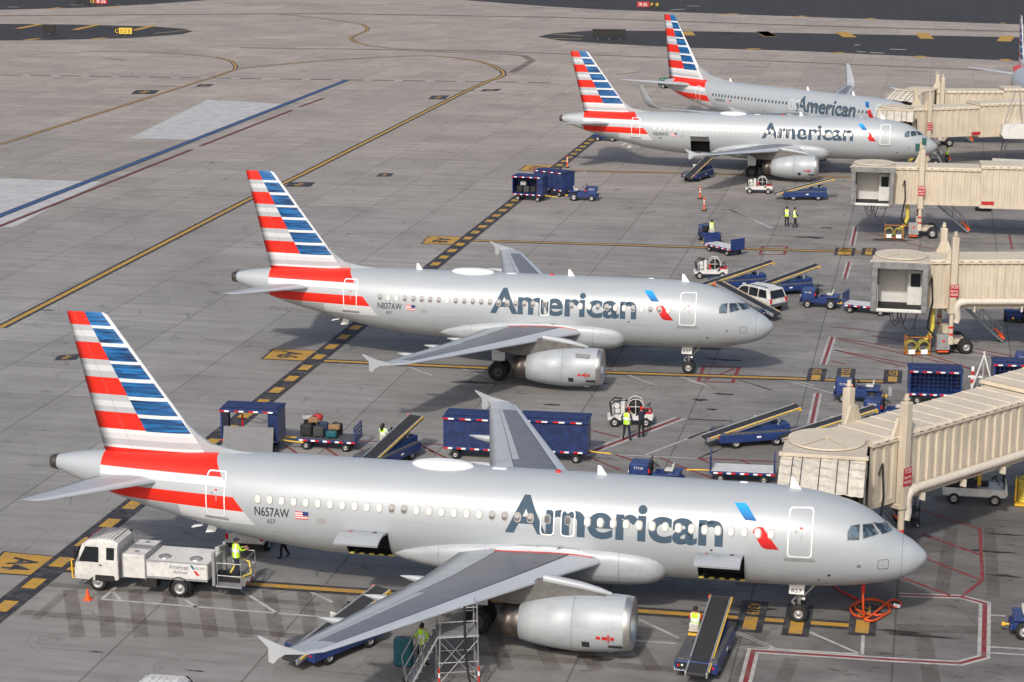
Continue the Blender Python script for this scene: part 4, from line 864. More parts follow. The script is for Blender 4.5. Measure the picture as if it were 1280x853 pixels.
for kind, w, pts in MARKS:
    if kind == 'rw': ribbon(pts, w, MK['white'], .010); ribbon(pts, w*.40, MK['red'], .0142)
    elif kind == 'red': ribbon(pts, w, MK['red'], .012)
    elif kind == 'white': ribbon(pts, w, MK['white'], .011)
    elif kind == 'brown': ribbon(pts, w*.68, MK['brown'], .0075+rs.random()*.001, 'worn_paint_trace')
    elif kind in ('yellow', 'stand'):
        ribbon(pts, w*2.3, MK['black'], .016); ribbon(pts, w, MK['yellow'], .0205)
    elif kind == 'thinyellow': ribbon(pts, w*1.4, MK['faint'], .013)
    elif kind == 'tread': ribbon(pts, w*1.6, MK['tread'], .0065, 'tyre_trace')
    elif kind == 'crack': ribbon(pts, w, MK['crack'], .012, 'drain_slot')
    elif kind == 'dashh':
        for p0, p1 in zip(pts, pts[1:]):
            ribbon([p0, p1], w*1.2, MK['pale'], .010); dashes(p0, p1, w*1.2, 3.2, 1.2, MK['black'], .0145)
    elif kind == 'dashv':
        ribbon(pts, w, MK['black'], .026); dashes(pts[0], pts[1], w*.52, 1.25, 1.55, MK['yellow'], .031, .4)
    elif kind == 'blue': ribbon(pts, w*1.7, MK['black'], .016); ribbon(pts, w, MK['blue'], .0205)
    elif kind == 'maroon': ribbon(pts, w, MK['maroon'], .016)
    elif kind == 'hash': ribbon(pts, w, MK['yellow'], .018)
    elif kind == 'pale': fill(pts, MK['pale'], .004, 'pale_slab')
    elif kind == 'asph': fill(pts, MK['asph'], .008, 'asphalt_shoulder')
    elif kind == 'kbox':
        fill(pts, MK['black'], .022, 'painted_box'); c = [sum(p[i] for p in pts)/4 for i in (0, 1)]
        xs = [p[0] for p in pts]; ys = [p[1] for p in pts]; w_ = (max(ys)-min(ys))
        structure(text_on('painted_number', rs.choice(['A4', 'A6', 'A2']), plane_M((c[0], c[1], .027), (0,-1,0), (1,0,0)), w_*.5, (max(xs)-min(xs))*.3, MK['yellow'], None, .02))
    elif kind == 'ybox':
        c = [sum(p[i] for p in pts)/4 for i in (0, 1)]
        fill([(c[0]+(p[0]-c[0])*1.10, c[1]+(p[1]-c[1])*1.08) for p in pts], MK['black'], .020, 'painted_box'); fill(pts, MK['yellow'], .0245, 'painted_box')
        xs = [p[0] for p in pts]; ys = [p[1] for p in pts]
        structure(text_on('painted_number', next(boxes), plane_M((c[0], c[1], .029), (0,-1,0), (1,0,0)), (max(ys)-min(ys))*.62, (max(xs)-min(xs))*.5, MK['black'], None, .03))
    elif kind in ('stop', 'stop2'):
        c = pts[0]; L = 3.6 if kind == 'stop' else 3.2; s = 1.0
        fill([(c[0]-.55*s, c[1]-L/2), (c[0]+.55*s, c[1]-L/2), (c[0]+.55*s, c[1]+L/2), (c[0]-.55*s, c[1]+L/2)], MK['black'], .0245, 'painted_box')
        fill([(c[0]-.27, c[1]-L/2+.25), (c[0]+.27, c[1]-L/2+.25), (c[0]+.27, c[1]-.1), (c[0]-.27, c[1]-.1)], MK['yellow'], .029, 'painted_box')
        structure(text_on('painted_number', next(stops), plane_M((c[0], c[1]+L*.25, .029), (0,-1,0), (1,0,0)), L*.40, .55, MK['yellow'], None, .02))
    elif kind == 'oil':
        c, (hw, hh) = pts; n = 18
        P = []
        for k in range(n):
            a = TAU*k/n; r = .55+.75*rs.random(); P.append((c[0]+hw*r*math.cos(a), c[1]+hh*.8*r*math.sin(a)))
        fill(P, MK['oil'], .0055+rs.random()*.0008, 'oil_stain')
# ---------------------------------------------------------------- ground vehicles (x forward, y left, z up)
def wheels(root, spots, r, w, name='wheel', rim=None, hub=.55):
    for (x, y) in spots:
        q = MB(); q.wheel((0, 0, 0), r, w, 0, 1, 20, hub); o = q.build(name, [BLACK, rim or RIM], root); o.location = (x, y, r)
def strip_rw(parent, p0, p1, n, t=.02, h=.09, name='reflector_strip'):
    """row of red and white reflectors along an edge, one continuous strip"""
    p0, p1 = Vector(p0), Vector(p1); q = MB(); d = (p1-p0)/n; ang = math.atan2(d.y, d.x)
    for i in range(n):
        c = p0+d*(i+.5); q.box(c, (d.length*1.0, t, h), m=i % 3, rz=ang)
    return q.build(name, [LAMPR, WOUT, parent_mat(parent)], parent)
def parent_mat(p): return BLUE
def steering(parent, c, tilt=0, r=.2):
    q = MB(); q.T = Matrix.Translation(c) @ Matrix.Rotation(R(-35), 4, 'Y')
    q.tube([(r*math.cos(TAU*k/14), r*math.sin(TAU*k/14), 0) for k in range(15)], .018, 6); q.cyl((0,0,0), (0,0,-.5), .025, 8)
    q.box((0,0,0), (2*r, .03, .015)); q.box((0,0,0), (.03, 2*r, .015)); return q.build('steering_wheel', BLACK, parent)
def seat_part(parent, c, m=None):
    q = MB(); q.box((c[0], c[1], c[2]), (.5, .5, .14), b=.04); q.box((c[0]-.25, c[1], c[2]+.2), (.12, .44, .32), b=.04, ry=R(-8)); q.box((c[0], c[1], c[2]-.16), (.4, .42, .2), 1, b=.02)
    return q.build('seat', [m or SEATW, BLACK], parent)

def belt_loader(label, loc, rz, a0=.58, a1=1.55, code=None, group='belt loaders on the apron'):
    """conveyor runs from the low rear (-x) to the high front (+x)"""
    r = thing('belt_loader', label, 'belt loader', loc, rz, group)
    q = MB(); q.box((0, 0, .62), (4.9, 1.95, .5), 0, b=.05); q.box((0, .62, .9), (4.7, .66, .12), 1, b=.03); q.box((0, -.78, .9), (4.7, .34, .12), 1, b=.03)
    q.prism([(-2.2, .8), (2.42, .8), (2.42, 1.28), (-2.2, .86)], 'y', -.72, .28); q.box((0, 0, .35), (3.0, 1.2, .16), 2); q.box((-2.46, .62, .66), (.06, .5, .3), 2)
    ch = q.build('chassis', [BLUE, DGREY, BLACK], r)
    wheels(r, [(1.45, .82), (1.45, -.82), (-1.35, .82), (-1.35, -.82)], .36, .26)
    # conveyor
    x0, x1 = -3.25, 3.2; z0, z1 = a0, a1; ang = math.atan2(z1-z0, x1-x0); L = math.hypot(x1-x0, z1-z0); mid = ((x0+x1)/2, -.15, (z0+z1)/2)
    q = MB(); q.T = Matrix.Translation(mid) @ Matrix.Rotation(-ang, 4, 'Y')
    for sg in (-1, 1): q.box((0, sg*.47, -.02), (L, .09, .24), 0, b=.02)
    q.box((0, 0, -.12), (L*.96, .86, .05), 1)
    con = q.build('conveyor', [GREY, BLACK], r)
    q = MB(); q.T = Matrix.Translation(mid) @ Matrix.Rotation(-ang, 4, 'Y'); q.box((0, 0, .05), (L-.1, .8, .04), b=.01)
    q.cyl((L/2-.05, -.4, 0), (L/2-.05, .4, 0), .09, 10); q.cyl((-L/2+.05, -.4, 0), (-L/2+.05, .4, 0), .09, 10); q.build('belt', BELT, con)
    q = MB(); q.T = Matrix.Translation(mid) @ Matrix.Rotation(-ang, 4, 'Y')
    q.box((.1, -.55, .06), (L*.96, .05, .07), b=.01); q.box((L/2-.08, -.5, -.04), (.16, .1, .2), b=.01); q.build('edge_rail', YEL, con)
    q = MB(); q.T = Matrix.Translation(mid) @ Matrix.Rotation(-ang, 4, 'Y'); q.box((L/2-.1, .5, -.02), (.22, .12, .24), b=.02); q.build('end_bumper', ORANGE, con)
    q = MB(); q.cyl((1.5, -.4, .8), (2.0, -.4, z0+(z1-z0)*.73), .05, 8); q.cyl((1.5, .15, .8), (2.0, .15, z0+(z1-z0)*.73), .05, 8); q.cyl((1.5, -.4, .8), (1.5, .15, .8), .04, 8); q.build('lift_arm', STEEL, r)
    seat_part(r, (.9, .66, 1.16)); steering(r, (1.5, .66, 1.5), r=.19)
    q = MB(); q.box((1.85, .66, 1.2), (.3, .55, .55), b=.05, ry=R(-12)); q.box((1.9, .85, 1.5), (.1, .12, .3), 1); q.build('console', [BLUE, BLACK], r)
    q = MB(); q.box((.62, .66, 1.0), (.24, .5, .07), b=.02); q.build('foot_step', YEL, r)
    for y in (.78, -.78):
        q = MB(); q.cyl((-2.455, y, .68), (-2.5, y, .68), .055, 10); q.build('tail_lamp', LAMPR, r)
        q = MB(); q.cyl((-2.455, y-.17*(1 if y > 0 else -1), .70), (-2.5, y-.17*(1 if y > 0 else -1), .70), .05, 10); q.build('reverse_lamp', LAMPW, r)
    q = MB(); q.box((.2, -.985, .66), (.3, .015, .1)); q.build('emblem', WOUT, r)
    if code: text_on('fleet_code', code, plane_M((-2.455, .74, .5), (0,-1,0), (0,0,1)), .46, .15, WOUT, r)
    return r
def tractor(label, loc, rz, code='TY750', driver=False, group='blue baggage tractors', hood=True):
    r = thing('baggage_tractor', label, 'baggage tractor', loc, rz, group)
    q = MB(); q.box((0, 0, .55), (2.9, 1.25, .34), b=.06); q.box((.95, 0, 1.02), (1.15, 1.3, .72), b=.06, taper=(.97, .95)); q.box((-1.05, 0, .82), (.75, 1.2, .3), b=.06); q.box((-.2, .55, .75), (.7, .12, .25), b=.02); q.box((-.2, -.55, .75), (.7, .12, .25), b=.02)
    for sg in (-1, 1): q.box((-.98, sg*.68, .92), (.95, .22, .1), b=.03)
    q.box((1.56, 0, .5), (.12, 1.3, .3), 1, b=.02); q.box((-1.52, 0, .5), (.14, 1.1, .3), 1, b=.02)
    b = q.build('body', [BLUE, DBLUE], r)
    for x, y, rr in ((.95, .62, .31), (.95, -.62, .31), (-.95, .66, .40), (-.95, -.66, .40)):
        w = MB(); w.wheel((0,0,0), rr, .24, 0, 1, 20, .55); o = w.build('wheel', [BLACK, RIM], r); o.location = (x, y, rr)
    seat_part(r, (-.75, 0, 1.05)); steering(r, (-.05, .22, 1.32), r=.19)
    q = MB(); q.box((.32, 0, 1.1), (.14, 1.05, .5), b=.03); q.build('dashboard', BLACK, r)
    q = MB(); q.tube([(.36, -.5, 1.35), (.30, -.5, 1.62), (.30, .5, 1.62), (.36, .5, 1.35)], .025, 6); q.build('grab_rail', BLACK, r)
    q = MB(); q.tube([(-1.55, 0, .45), (-1.8, 0, .45)], .05, 8); q.box((-1.86, 0, .45), (.16, .16, .16), b=.03); q.build('tow_hitch', YEL, r)
    for sg in (-1, 1):
        q = MB(); q.box((.33, sg*.655, 1.05), (.1, .03, .22), b=.01); q.build('marker_lamp', LAMPR, r)
        q = MB(); q.cyl((1.53, sg*.45, .9), (1.57, sg*.45, .9), .08, 10); q.build('headlight', LAMPW, r)
    if code:
        for sg in (-1, 1): text_on('fleet_code', code, plane_M((.95, sg*.655, 1.18), (-sg*-1.0, 0, 0), (0, 0, 1)) if sg < 0 else plane_M((.95, .655, 1.18), (-1,0,0), (0,0,1)), .55, .13, WOUT, r)
    return r
def cart_base(r, L=3.1, Wd=1.5, z=.62, tow=True):
    q = MB(); q.box((0, 0, z), (L, Wd, .14), b=.03); q.box((0, 0, z-.16), (L*.8, .5, .16), 1); b = q.build('bed', [BLUE, BLACK], r)
    for x in (-L*.33, L*.33):
        for y in (-Wd*.4, Wd*.4):
            w = MB(); w.wheel((0,0,0), .24, .17, 0, 1, 18, .5); o = w.build('wheel', [BLACK, RIM], r); o.location = (x, y, .24)
    if tow:
        q = MB(); q.tube([(L/2-.1, 0, z-.1), (L/2+.5, 0, .45), (L/2+1.1, 0, .42)], .04, 8); q.tube([(L/2+1.1+.08*math.cos(TAU*k/10), .08*math.sin(TAU*k/10), .42) for k in range(11)], .022, 6); q.build('tow_bar', YEL, r)
    for sg in (-1, 1): strip_rw(r, (-L/2, sg*(Wd/2+.01), z), (L/2, sg*(Wd/2+.01), z), 15, .02, .09)
    return b
def covered_cart(label, loc, rz, side='mesh', L=3.3, h=2.25, group='covered baggage carts', tilt=False, Wd=1.65, back='cloth'):
    r = thing('covered_baggage_cart', label, 'baggage cart', loc, rz, group); cart_base(r, L, Wd)
    q = MB(); t = .08
    for x in (-L/2+t/2, L/2-t/2):
        for y in (-Wd/2+t/2, Wd/2-t/2): q.box((x, y, (h+.62)/2), (t, t, h-.62), b=.01)
    for y in (-Wd/2+t/2, Wd/2-t/2): q.box((0, y, h-.05), (L, t, .1)); 
    q.build('frame', BLUE, r)
    q = MB(); q.box((0, 0, h+.03), (L+.12, Wd+.14, .07), b=.02); q.box((0, 0, h+.09), (L*.96, Wd*.5, .05), b=.02); roof = q.build('roof', DBLUE, r)
    for sg in (-1, 1):
        strip_rw(roof, (-L/2-.02, sg*(Wd/2+.08), h-.02), (L/2+.02, sg*(Wd/2+.08), h-.02), 12, .02, .08)
    for sg in (-1, 1):
        q = MB(); q.box((sg*(L/2-.02), 0, (h+.68)/2), (.03, Wd-.1, h-.72)); q.build('end_panel', BLUE, r)
    def drape(y, x0, x1, nm='curtain'):
        q = MB(); n = 26; V = []; zz = (h-.1, .68)
        for k in range(n+1):
            x = x0+(x1-x0)*k/n; w = .025*math.sin(k*2.4)+.012*math.sin(k*5.1); V += [(x, y+w, zz[0]), (x, y+w*1.5, (zz[0]+zz[1])/2), (x, y+w*.8, zz[1])]
        q.add(V, [(3*k+j, 3*k+j+1, 3*k+j+4, 3*k+j+3) for k in range(n) for j in range(2)], 0, True); return q.build(nm, DBLUE, r)
    if side == 'mesh':
        for sg in (-1, 1):
            q = MB(); y = sg*(Wd/2-.03)
            for k in range(12): q.box((-L/2+.1+(L-.2)*k/11, y, (h+.68)/2), (.022, .022, h-.75))
            for k in range(6): q.box((0, y+.012*sg, .72+(h-.85)*k/5), (L-.1, .02, .02))
            q.build('mesh_side', BLUE, r)
        drape(Wd/2-.12, -L/2+.1, L/2-.1)
    elif side == 'cloth':
        drape(-Wd/2+.03, -L/2+.08, L/2-.08); drape(Wd/2-.03, -L/2+.08, L/2-.08)
    elif side == 'open':
        drape(-Wd/2+.03, L/2-.55, L/2-.08)
        if back == 'cloth': drape(Wd/2-.06, -L/2+.1, L/2-.1)
    return r
def bags(r, spots, z, seed=1):
    """suitcases on a cart: every bag a thing of its own"""
LUG = [mat('luggage_black', (.02, .02, .022), .6), mat('luggage_charcoal', (.05, .052, .055), .6), mat('luggage_tan', (.28, .17, .08), .65), mat('luggage_red', (.45, .03, .03), .55), mat('luggage_teal', (.01, .10, .13), .5), mat('luggage_navy', (.02, .03, .09), .6), mat('luggage_silver', (.4, .4, .42), .4)]
LNAME = ['black', 'charcoal', 'tan', 'red', 'teal', 'navy blue', 'silver']
def suitcase(label, c, d, rz, mi, upright=True, group=None, rx=0):
    r = thing('suitcase', label, 'suitcase', c, rz, group)
    q = MB(); q.box((0, 0, d[2]/2+.03), d, 0, b=.06); q.box((0, -d[1]/2-.004, d[2]*.55), (d[0]*.7, .02, d[2]*.5), 0, b=.008)
    for k in (-.3, .3): q.box((d[0]*k, 0, d[2]/2+.03), (.03, d[1]+.012, d[2]+.012), 0, b=.004)
    q.build('shell', LUG[mi], r)
    q = MB(); q.tube([(-.1, 0, d[2]+.02), (-.1, 0, d[2]+.09), (.1, 0, d[2]+.09), (.1, 0, d[2]+.02)], .014, 6); q.build('handle', BLACK, r)
    for sg in (-1, 1):
        q = MB(); q.cyl((sg*d[0]*.38, -d[1]*.3, .03), (sg*d[0]*.38, d[1]*.3, .03), .03, 8); q.build('wheel', BLACK, r)
    return r
def flat_cart(label, loc, rz, group='flat baggage carts', gates=(1, 1), board=False):
    r = thing('flat_baggage_cart', label, 'baggage cart', loc, rz, group); cart_base(r, 3.3, 1.5, .55)
    q = MB(); q.box((0, 0, .63), (3.1, 1.3, .03)); q.build('deck', WHITE if board else DGREY, r)
    for s, g in zip((-1, 1), gates):
        if not g: continue
        q = MB(); x = s*1.6
        if g == 1:
            for y in (-.68, .68): q.box((x, y, 1.0), (.06, .06, .8))
            for z in (.75, .95, 1.15, 1.38): q.box((x, 0, z), (.05, 1.4, .05))
            for k in range(7): q.box((x, -.6+.2*k, 1.05), (.025, .025, .65))
        else: q.box((x, 0, 1.0), (.07, 1.45, .8), b=.02)
        q.build('end_gate', BLUE, r)
    return r
def hydrant_cart(label, loc, rz, group='white hydrant fuelling carts'):
    r = thing('hydrant_cart', label, 'fuelling cart', loc, rz, group)
    q = MB(); q.box((0, 0, .5), (2.9, 1.35, .16), b=.03); q.box((1.15, 0, .68), (.7, 1.3, .25), b=.04); q.box((-.2, -.6, .65), (1.5, .12, .25), b=.03); q.box((-.2, .6, .65), (1.5, .12, .25), b=.03); q.build('chassis', WHITE, r)
    wheels(r, [(1.0, .62), (1.0, -.62), (-1.0, .62), (-1.0, -.62)], .3, .2)
    q = MB(); q.lathe([(-.3, .01), (-.3, .42), (.3, .42), (.3, .01)], (.35, 0, 1.22), 'y', 20, 1)
    for sg in (-1, 1):
        q.tube([(.35+.5*math.cos(TAU*k/20), sg*.38, 1.22+.5*math.sin(TAU*k/20)) for k in range(21)], .03, 6)
        for k in range(4): q.cyl((.35, sg*.38, 1.22), (.35+.5*math.cos(TAU*k/4), sg*.38, 1.22+.5*math.sin(TAU*k/4)), .025, 6)
    q.build('hose_reel', [WHITE, BLACK], r)
    q = MB(); q.cyl((-.45, -.3, .6), (-.45, -.3, 1.55), .16, 12); q.cyl((-.45, .3, .6), (-.45, .3, 1.5), .16, 12); q.cyl((-.85, -.45, 1.3), (-.85, .45, 1.3), .17, 12); q.cyl((-1.1, 0, .6), (-1.1, 0, 1.45), .09, 10); q.box((-.8, 0, .95), (.3, .8, .3), b=.03); q.build('filter_vessel', WHITE, r)
    q = MB(); q.tube([(-1.2, -.5, .7), (-1.25, -.55, 1.35), (-1.0, -.5, 1.6), (-.6, -.2, 1.55), (-.2, .1, 1.5)], .06, 8); q.tube([(-1.2, .5, .7), (-1.3, .5, 1.2), (-1.0, .4, 1.6), (-.5, .2, 1.6)], .05, 8); q.build('hose', BLACK, r)
    q = MB(); q.tube([(.75, -.5, .85), (1.3, -.55, .86), (1.4, 0, .86), (1.3, .5, .86), (.75, .5, .85)], .07, 8); q.build('coiled_hose', RED, r)
    q = MB(); q.cyl((-.1, -.55, .8), (-.1, -.55, 1.2), .09, 10); q.ball((-.1, -.55, 1.2), .09, n=10, k=5); q.build('extinguisher', RED, r)
    seat_part(r, (.95, -.25, .95), BLACK); steering(r, (1.2, .3, 1.2), r=.17)
    return r

def car_body(sections, r, name, mats):
    """loft of half sections across x: list of (x, [(y, z)...])"""
    q = MB(); rings = [[(x, y, z) for y, z in s]+[(x, -y, z) for y, z in s[::-1]] for x, s in sections]
    q.loft(rings); return q.build(name, mats, r)
def suv(label, loc, rz):
    r = thing('parked_suv', label, 'car', loc, rz)
    B = [(-2.35, .55, .72), (-2.3, .5, .98), (-2.1, .45, 1.0), (0, .42, 1.02), (1.1, .42, 1.02), (1.9, .45, 1.0), (2.3, .5, .82), (2.38, .55, .7)]
    q = MB(); rings = []
    for x, zb, zt in B:
        w = .93 if abs(x) < 2.0 else (.88 if abs(x) < 2.32 else .8)
        rings.append([(x, -w*.9, zb), (x, -w, zb+.12), (x, -w, zt-.1), (x, -w*.93, zt), (x, w*.93, zt), (x, w, zt-.1), (x, w, zb+.12), (x, w*.9, zb)])
    q.loft(rings, smooth=False); body = q.build('body', WHITE, r)
    q = MB(); C = [(-2.28, .98, .80), (-2.05, 1.66, .70), (-1.2, 1.74, .72), (.1, 1.72, .71), (.55, 1.6, .70), (1.15, 1.0, .80)]
    rings = [[(x, -.86, 1.0), (x, -w, max(z, 1.0)), (x, w, max(z, 1.0)), (x, .86, 1.0)] for x, z, w in C]
    q.loft(rings, smooth=False); cab = q.build('roof', WHITE, r)
    q = MB()
    q.add([(-2.285, -.72, 1.06), (-2.08, -.62, 1.58), (-2.08, .62, 1.58), (-2.285, .72, 1.06)], [(0,1,2,3)]); o = q.build('rear_window', GLASSD, r); o.location = (-.012, 0, 0)
    q = MB(); q.add([(1.12, -.74, 1.06), (.60, -.64, 1.57), (.60, .64, 1.57), (1.12, .74, 1.06)], [(0,1,2,3)]); o = q.build('windscreen', GLASSD, r); o.location = (.02, 0, .012)
    for sg in (-1, 1):
        for pts in ([(-2.0, 1.08), (-1.85, 1.6), (-1.2, 1.63), (-1.2, 1.08)], [(-1.12, 1.08), (-1.12, 1.63), (-.3, 1.64), (-.3, 1.08)], [(-.22, 1.08), (-.22, 1.64), (.2, 1.62), (.5, 1.52), (.92, 1.08)]):
            q = MB(); q.add([(x, sg*(.875-(z-1.0)*.21+.012), z) for x, z in pts], [list(range(len(pts)))]); q.build('side_window', GLASSD, r)
        q = MB(); q.box((-2.32, sg*.76, .9), (.1, .16, .3), b=.02); q.build('tail_lamp', LAMPR, r)
        q = MB(); q.box((2.3, sg*.68, .78), (.1, .3, .14), b=.02); q.build('headlight', LAMPW, r)
        q = MB(); q.box((.75, sg*1.0, 1.1), (.12, .2, .15), b=.03); q.build('mirror', BLACK, r)
        q = MB(); q.cyl((-1.8, sg*.6, 1.80), (.1, sg*.6, 1.79), .022, 6); q.box((-1.7, sg*.6, 1.77), (.1, .05, .06)); q.box((0, sg*.6, 1.76), (.1, .05, .06)); q.build('roof_rail', BLACK, r)
        q = MB(); q.box((-.2, sg*.945, .62), (3.2, .03, .14), b=.01); q.build('side_trim', DGREY, r)
        for x in (-1.42, 1.42):
            q = MB(); q.lathe([(-.02, .46), (.02, .46), (.02, .36), (-.02, .36)], (x, sg*.93, .40), 'y', 24); q.build('wheel_arch', BLACK, r)
    q = MB(); q.box((-2.36, 0, .58), (.16, 1.75, .24), b=.04); q.build('rear_bumper', DGREY, r); q = MB(); q.box((2.38, 0, .52), (.14, 1.7, .24), b=.04); q.build('front_bumper', DGREY, r)
    q = MB(); q.box((-2.335, 0, .86), (.02, .34, .17)); q.build('number_plate', WOUT, r)
    wheels(r, [(1.42, .80), (1.42, -.80), (-1.42, .80), (-1.42, -.80)], .37, .26, hub=.6)
    return r
def pickup(label, loc, rz):
    r = thing('pickup_truck', label, 'pickup', loc, rz)
    q = MB(); q.box((1.55, 0, .82), (1.6, 1.75, .5), b=.10); q.box((-1.35, 0, .82), (2.3, 1.8, .5), b=.05); q.box((.2, 0, .82), (1.4, 1.8, .5), b=.05); q.build('body', WHITE, r)
    q = MB(); q.box((.0, 0, 1.35), (1.7, 1.65, .75), b=.16, taper=(.78, .88)); q.build('cab', WHITE, r)
    q = MB(); q.box((-.80, 0, 1.42), (.05, 1.2, .38), ry=R(-13), b=.02); q.build('rear_window', GLASSD, r)
    q = MB(); q.box((.80, 0, 1.42), (.05, 1.3, .42), ry=R(15), b=.02); q.build('windscreen', GLASSD, r)
    for sg in (-1, 1):
        q = MB(); q.box((.02, sg*.80, 1.42), (1.2, .05, .36), b=.02); q.build('side_window', GLASSD, r)
        q = MB(); q.box((-2.5, sg*.8, .92), (.06, .14, .3), b=.02); q.build('tail_lamp', LAMPR, r)
        q = MB(); q.box((2.35, sg*.7, .88), (.06, .25, .16), b=.02); q.build('headlight', LAMPW, r)
    q = MB(); q.box((-2.5, 0, .52), (.16, 1.7, .2), b=.04); q.build('rear_bumper', BLACK, r)
    q = MB(); q.box((-1.4, 0, 1.09), (2.0, 1.5, .04)); q.build('bed_cover', BLACK, r)
    wheels(r, [(1.5, .78), (1.5, -.78), (-1.5, .78), (-1.5, -.78)], .38, .25)
    return r
def van(label, loc, rz):
    r = thing('white_van', label, 'van', loc, rz)
    B = [(-2.5, .5, 1.75, .86), (-2.42, .45, 2.0, .90), (-1.8, .42, 2.08, .92), (.4, .42, 2.08, .92), (1.0, .42, 1.98, .90), (1.55, .42, 1.42, .92), (1.9, .45, 1.16, .9), (2.45, .5, 1.0, .84), (2.55, .55, .8, .78)]
    q = MB(); q.loft([[(x, -w*.95, zb), (x, -w, zb+.4), (x, -w*.92, zt-.14), (x, -w*.72, zt), (x, w*.72, zt), (x, w*.92, zt-.14), (x, w, zb+.4), (x, w*.95, zb)] for x, zb, zt, w in B], smooth=False); q.build('body', WHITE, r)
    q = MB()
    q.add([(1.06, -.74, 1.93), (1.56, -.8, 1.44), (1.56, .8, 1.44), (1.06, .74, 1.93)], [(0,1,2,3)]); o = q.build('windscreen', GLASSD, r); o.location = (.012, 0, .02)
    for sg in (-1, 1):
        q = MB(); q.box((.55, sg*.895, 1.5), (.9, .04, .42), b=.01); q.build('side_window', GLASSD, r)
        q = MB(); q.box((1.15, sg*1.05, 1.35), (.14, .24, .22), b=.04); q.build('mirror', BLACK, r)
        q = MB(); q.box((2.5, sg*.62, .82), (.06, .26, .18), b=.02); q.build('headlight', LAMPW, r)
    for k in range(6):
        q = MB(); q.box((-.75, -.62+.25*k, 2.09), (2.6, .05, .035), b=.01); q.build('roof_rib', WHITE, r)
    wheels(r, [(1.5, .8), (1.5, -.8), (-1.55, .8), (-1.55, -.8)], .35, .24)
    return r
def lav_truck(label, loc, rz):
    r = thing('lavatory_truck', label, 'truck', loc, rz)
    q = MB(); q.box((-.5, .42, .72), (6.3, .14, .22)); q.box((-.5, -.42, .72), (6.3, .14, .22)); q.box((.2, .75, .55), (.7, .5, .4), b=.03); q.box((.2, -.75, .55), (.7, .5, .4), b=.03); q.box((-.5, 0, .7), (5, .7, .1)); q.box((-1.1, -.85, .55), (.5, .3, .35)); q.build('chassis', BLACK, r)
    # forward-control cab
    S = [(1.58, .62, 1.55, .98), (1.62, .55, 2.15, 1.0), (1.9, .52, 2.28, 1.0), (2.5, .5, 2.3, 1.0), (3.0, .5, 2.22, .99), (3.3, .5, 1.98, .97), (3.52, .5, 1.3, .97), (3.58, .5, .95, .95)]
    q = MB(); q.loft([[(x, -w*.97, zb), (x, -w, zb+.2), (x, -w, min(1.35, zt-.1)), (x, -w*.9, zt-.12), (x, -w*.78, zt), (x, w*.78, zt), (x, w*.9, zt-.12), (x, w, min(1.35, zt-.1)), (x, w, zb+.2), (x, w*.97, zb)] for x, zb, zt, w in S], smooth=False); cab = q.build('cab', WHITE, r)
    for k in range(7):
        q = MB(); q.box((1.85+.17*k, 0, 2.305-(.02 if k > 5 else 0)), (.07, 1.4, .03), b=.01); q.build('roof_rib', WHITE, cab)
    q = MB(); q.add([(3.33, -.86, 1.93), (3.54, -.9, 1.32), (3.54, .9, 1.32), (3.33, .86, 1.93)], [(0,1,2,3)]); o = q.build('windscreen', GLASSD, cab); o.location = (.03, 0, .01)
    for sg in (-1, 1):
        q = MB(); P = [(2.45, 1.32), (2.45, 1.98), (3.05, 1.98), (3.36, 1.32)]; q.add([(x, sg*(1.005-max(0, z-1.35)*.12+.01), z) for x, z in P], [(0,1,2,3)]); q.build('side_window', GLASSD, cab)
        q = MB(); P = [(1.75, 1.45), (1.75, 1.98), (2.1, 1.98), (2.1, 1.45)]; q.add([(x, sg*(1.005-max(0, z-1.35)*.12+.01), z) for x, z in P], [(0,1,2,3)]); q.build('rear_quarter_window', GLASSD, cab)
        q = MB(); q.box((3.45, sg*1.15, 1.65), (.12, .18, .4), b=.03); q.cyl((3.4, sg*.98, 1.8), (3.45, sg*1.12, 1.8), .015, 6); q.build('mirror', BLACK, cab)
        q = MB(); q.box((2.36, sg*1.01, 1.2), (.14, .02, .04)); q.build('door_handle', BLACK, cab)
        q = MB(); q.box((3.55, sg*.7, .85), (.06, .35, .2), b=.02); q.build('headlight', LAMPW, cab)
        q = MB(); q.box((2.9, sg*1.015, .82), (.02, .02, .02)); q.box((2.2, sg*.96, .62), (.9, .1, .3), b=.03); q.build('cab_step', BLACK, cab)
    for k in range(5):
        q = MB(); q.box((3.02, -.6+.3*k, 2.25), (.06, .08, .05), b=.01); q.build('marker_lamp', LAMPR, cab)
    # tank and lockers
    q = MB(); q.box((.85, 0, 1.25), (1.05, 2.0, 1.05), b=.03); lk = q.build('locker', WHITE, r)
    q = MB(); q.box((.34, 0, 1.25), (.06, 2.05, 1.1), b=.01); q.box((1.36, 0, 1.25), (.05, 2.05, 1.1), b=.01); q.box((.85, 0, 1.79), (1.05, .5, .03), b=.01); q.build('locker_trim', GREY, lk)
    for sg in (-1, 1):
        q = MB(); q.cyl((.85, sg*.62, 1.775), (.85, sg*.62, 1.81), .1, 14); q.build('filler_cap', STEEL, lk)
    q = MB(); q.box((-1.05, 0, 1.18), (2.75, 1.95, .78), b=.04); tk = q.build('waste_tank', WHITE, r)
    q = MB(); q.box((-1.05, .985, .83), (2.75, .03, .09)); q.box((-1.05, .97, 1.56), (2.75, .04, .05), b=.01); q.build('tank_trim', GREY, tk)
    for x in (-.35, -1.75):
        q = MB(); q.lathe([(0, .27), (.05, .27), (.05, .22), (.09, .2), (.11, .01)], (x, .45, 1.57), 'z', 24); q.build('tank_hatch', STEEL, tk)
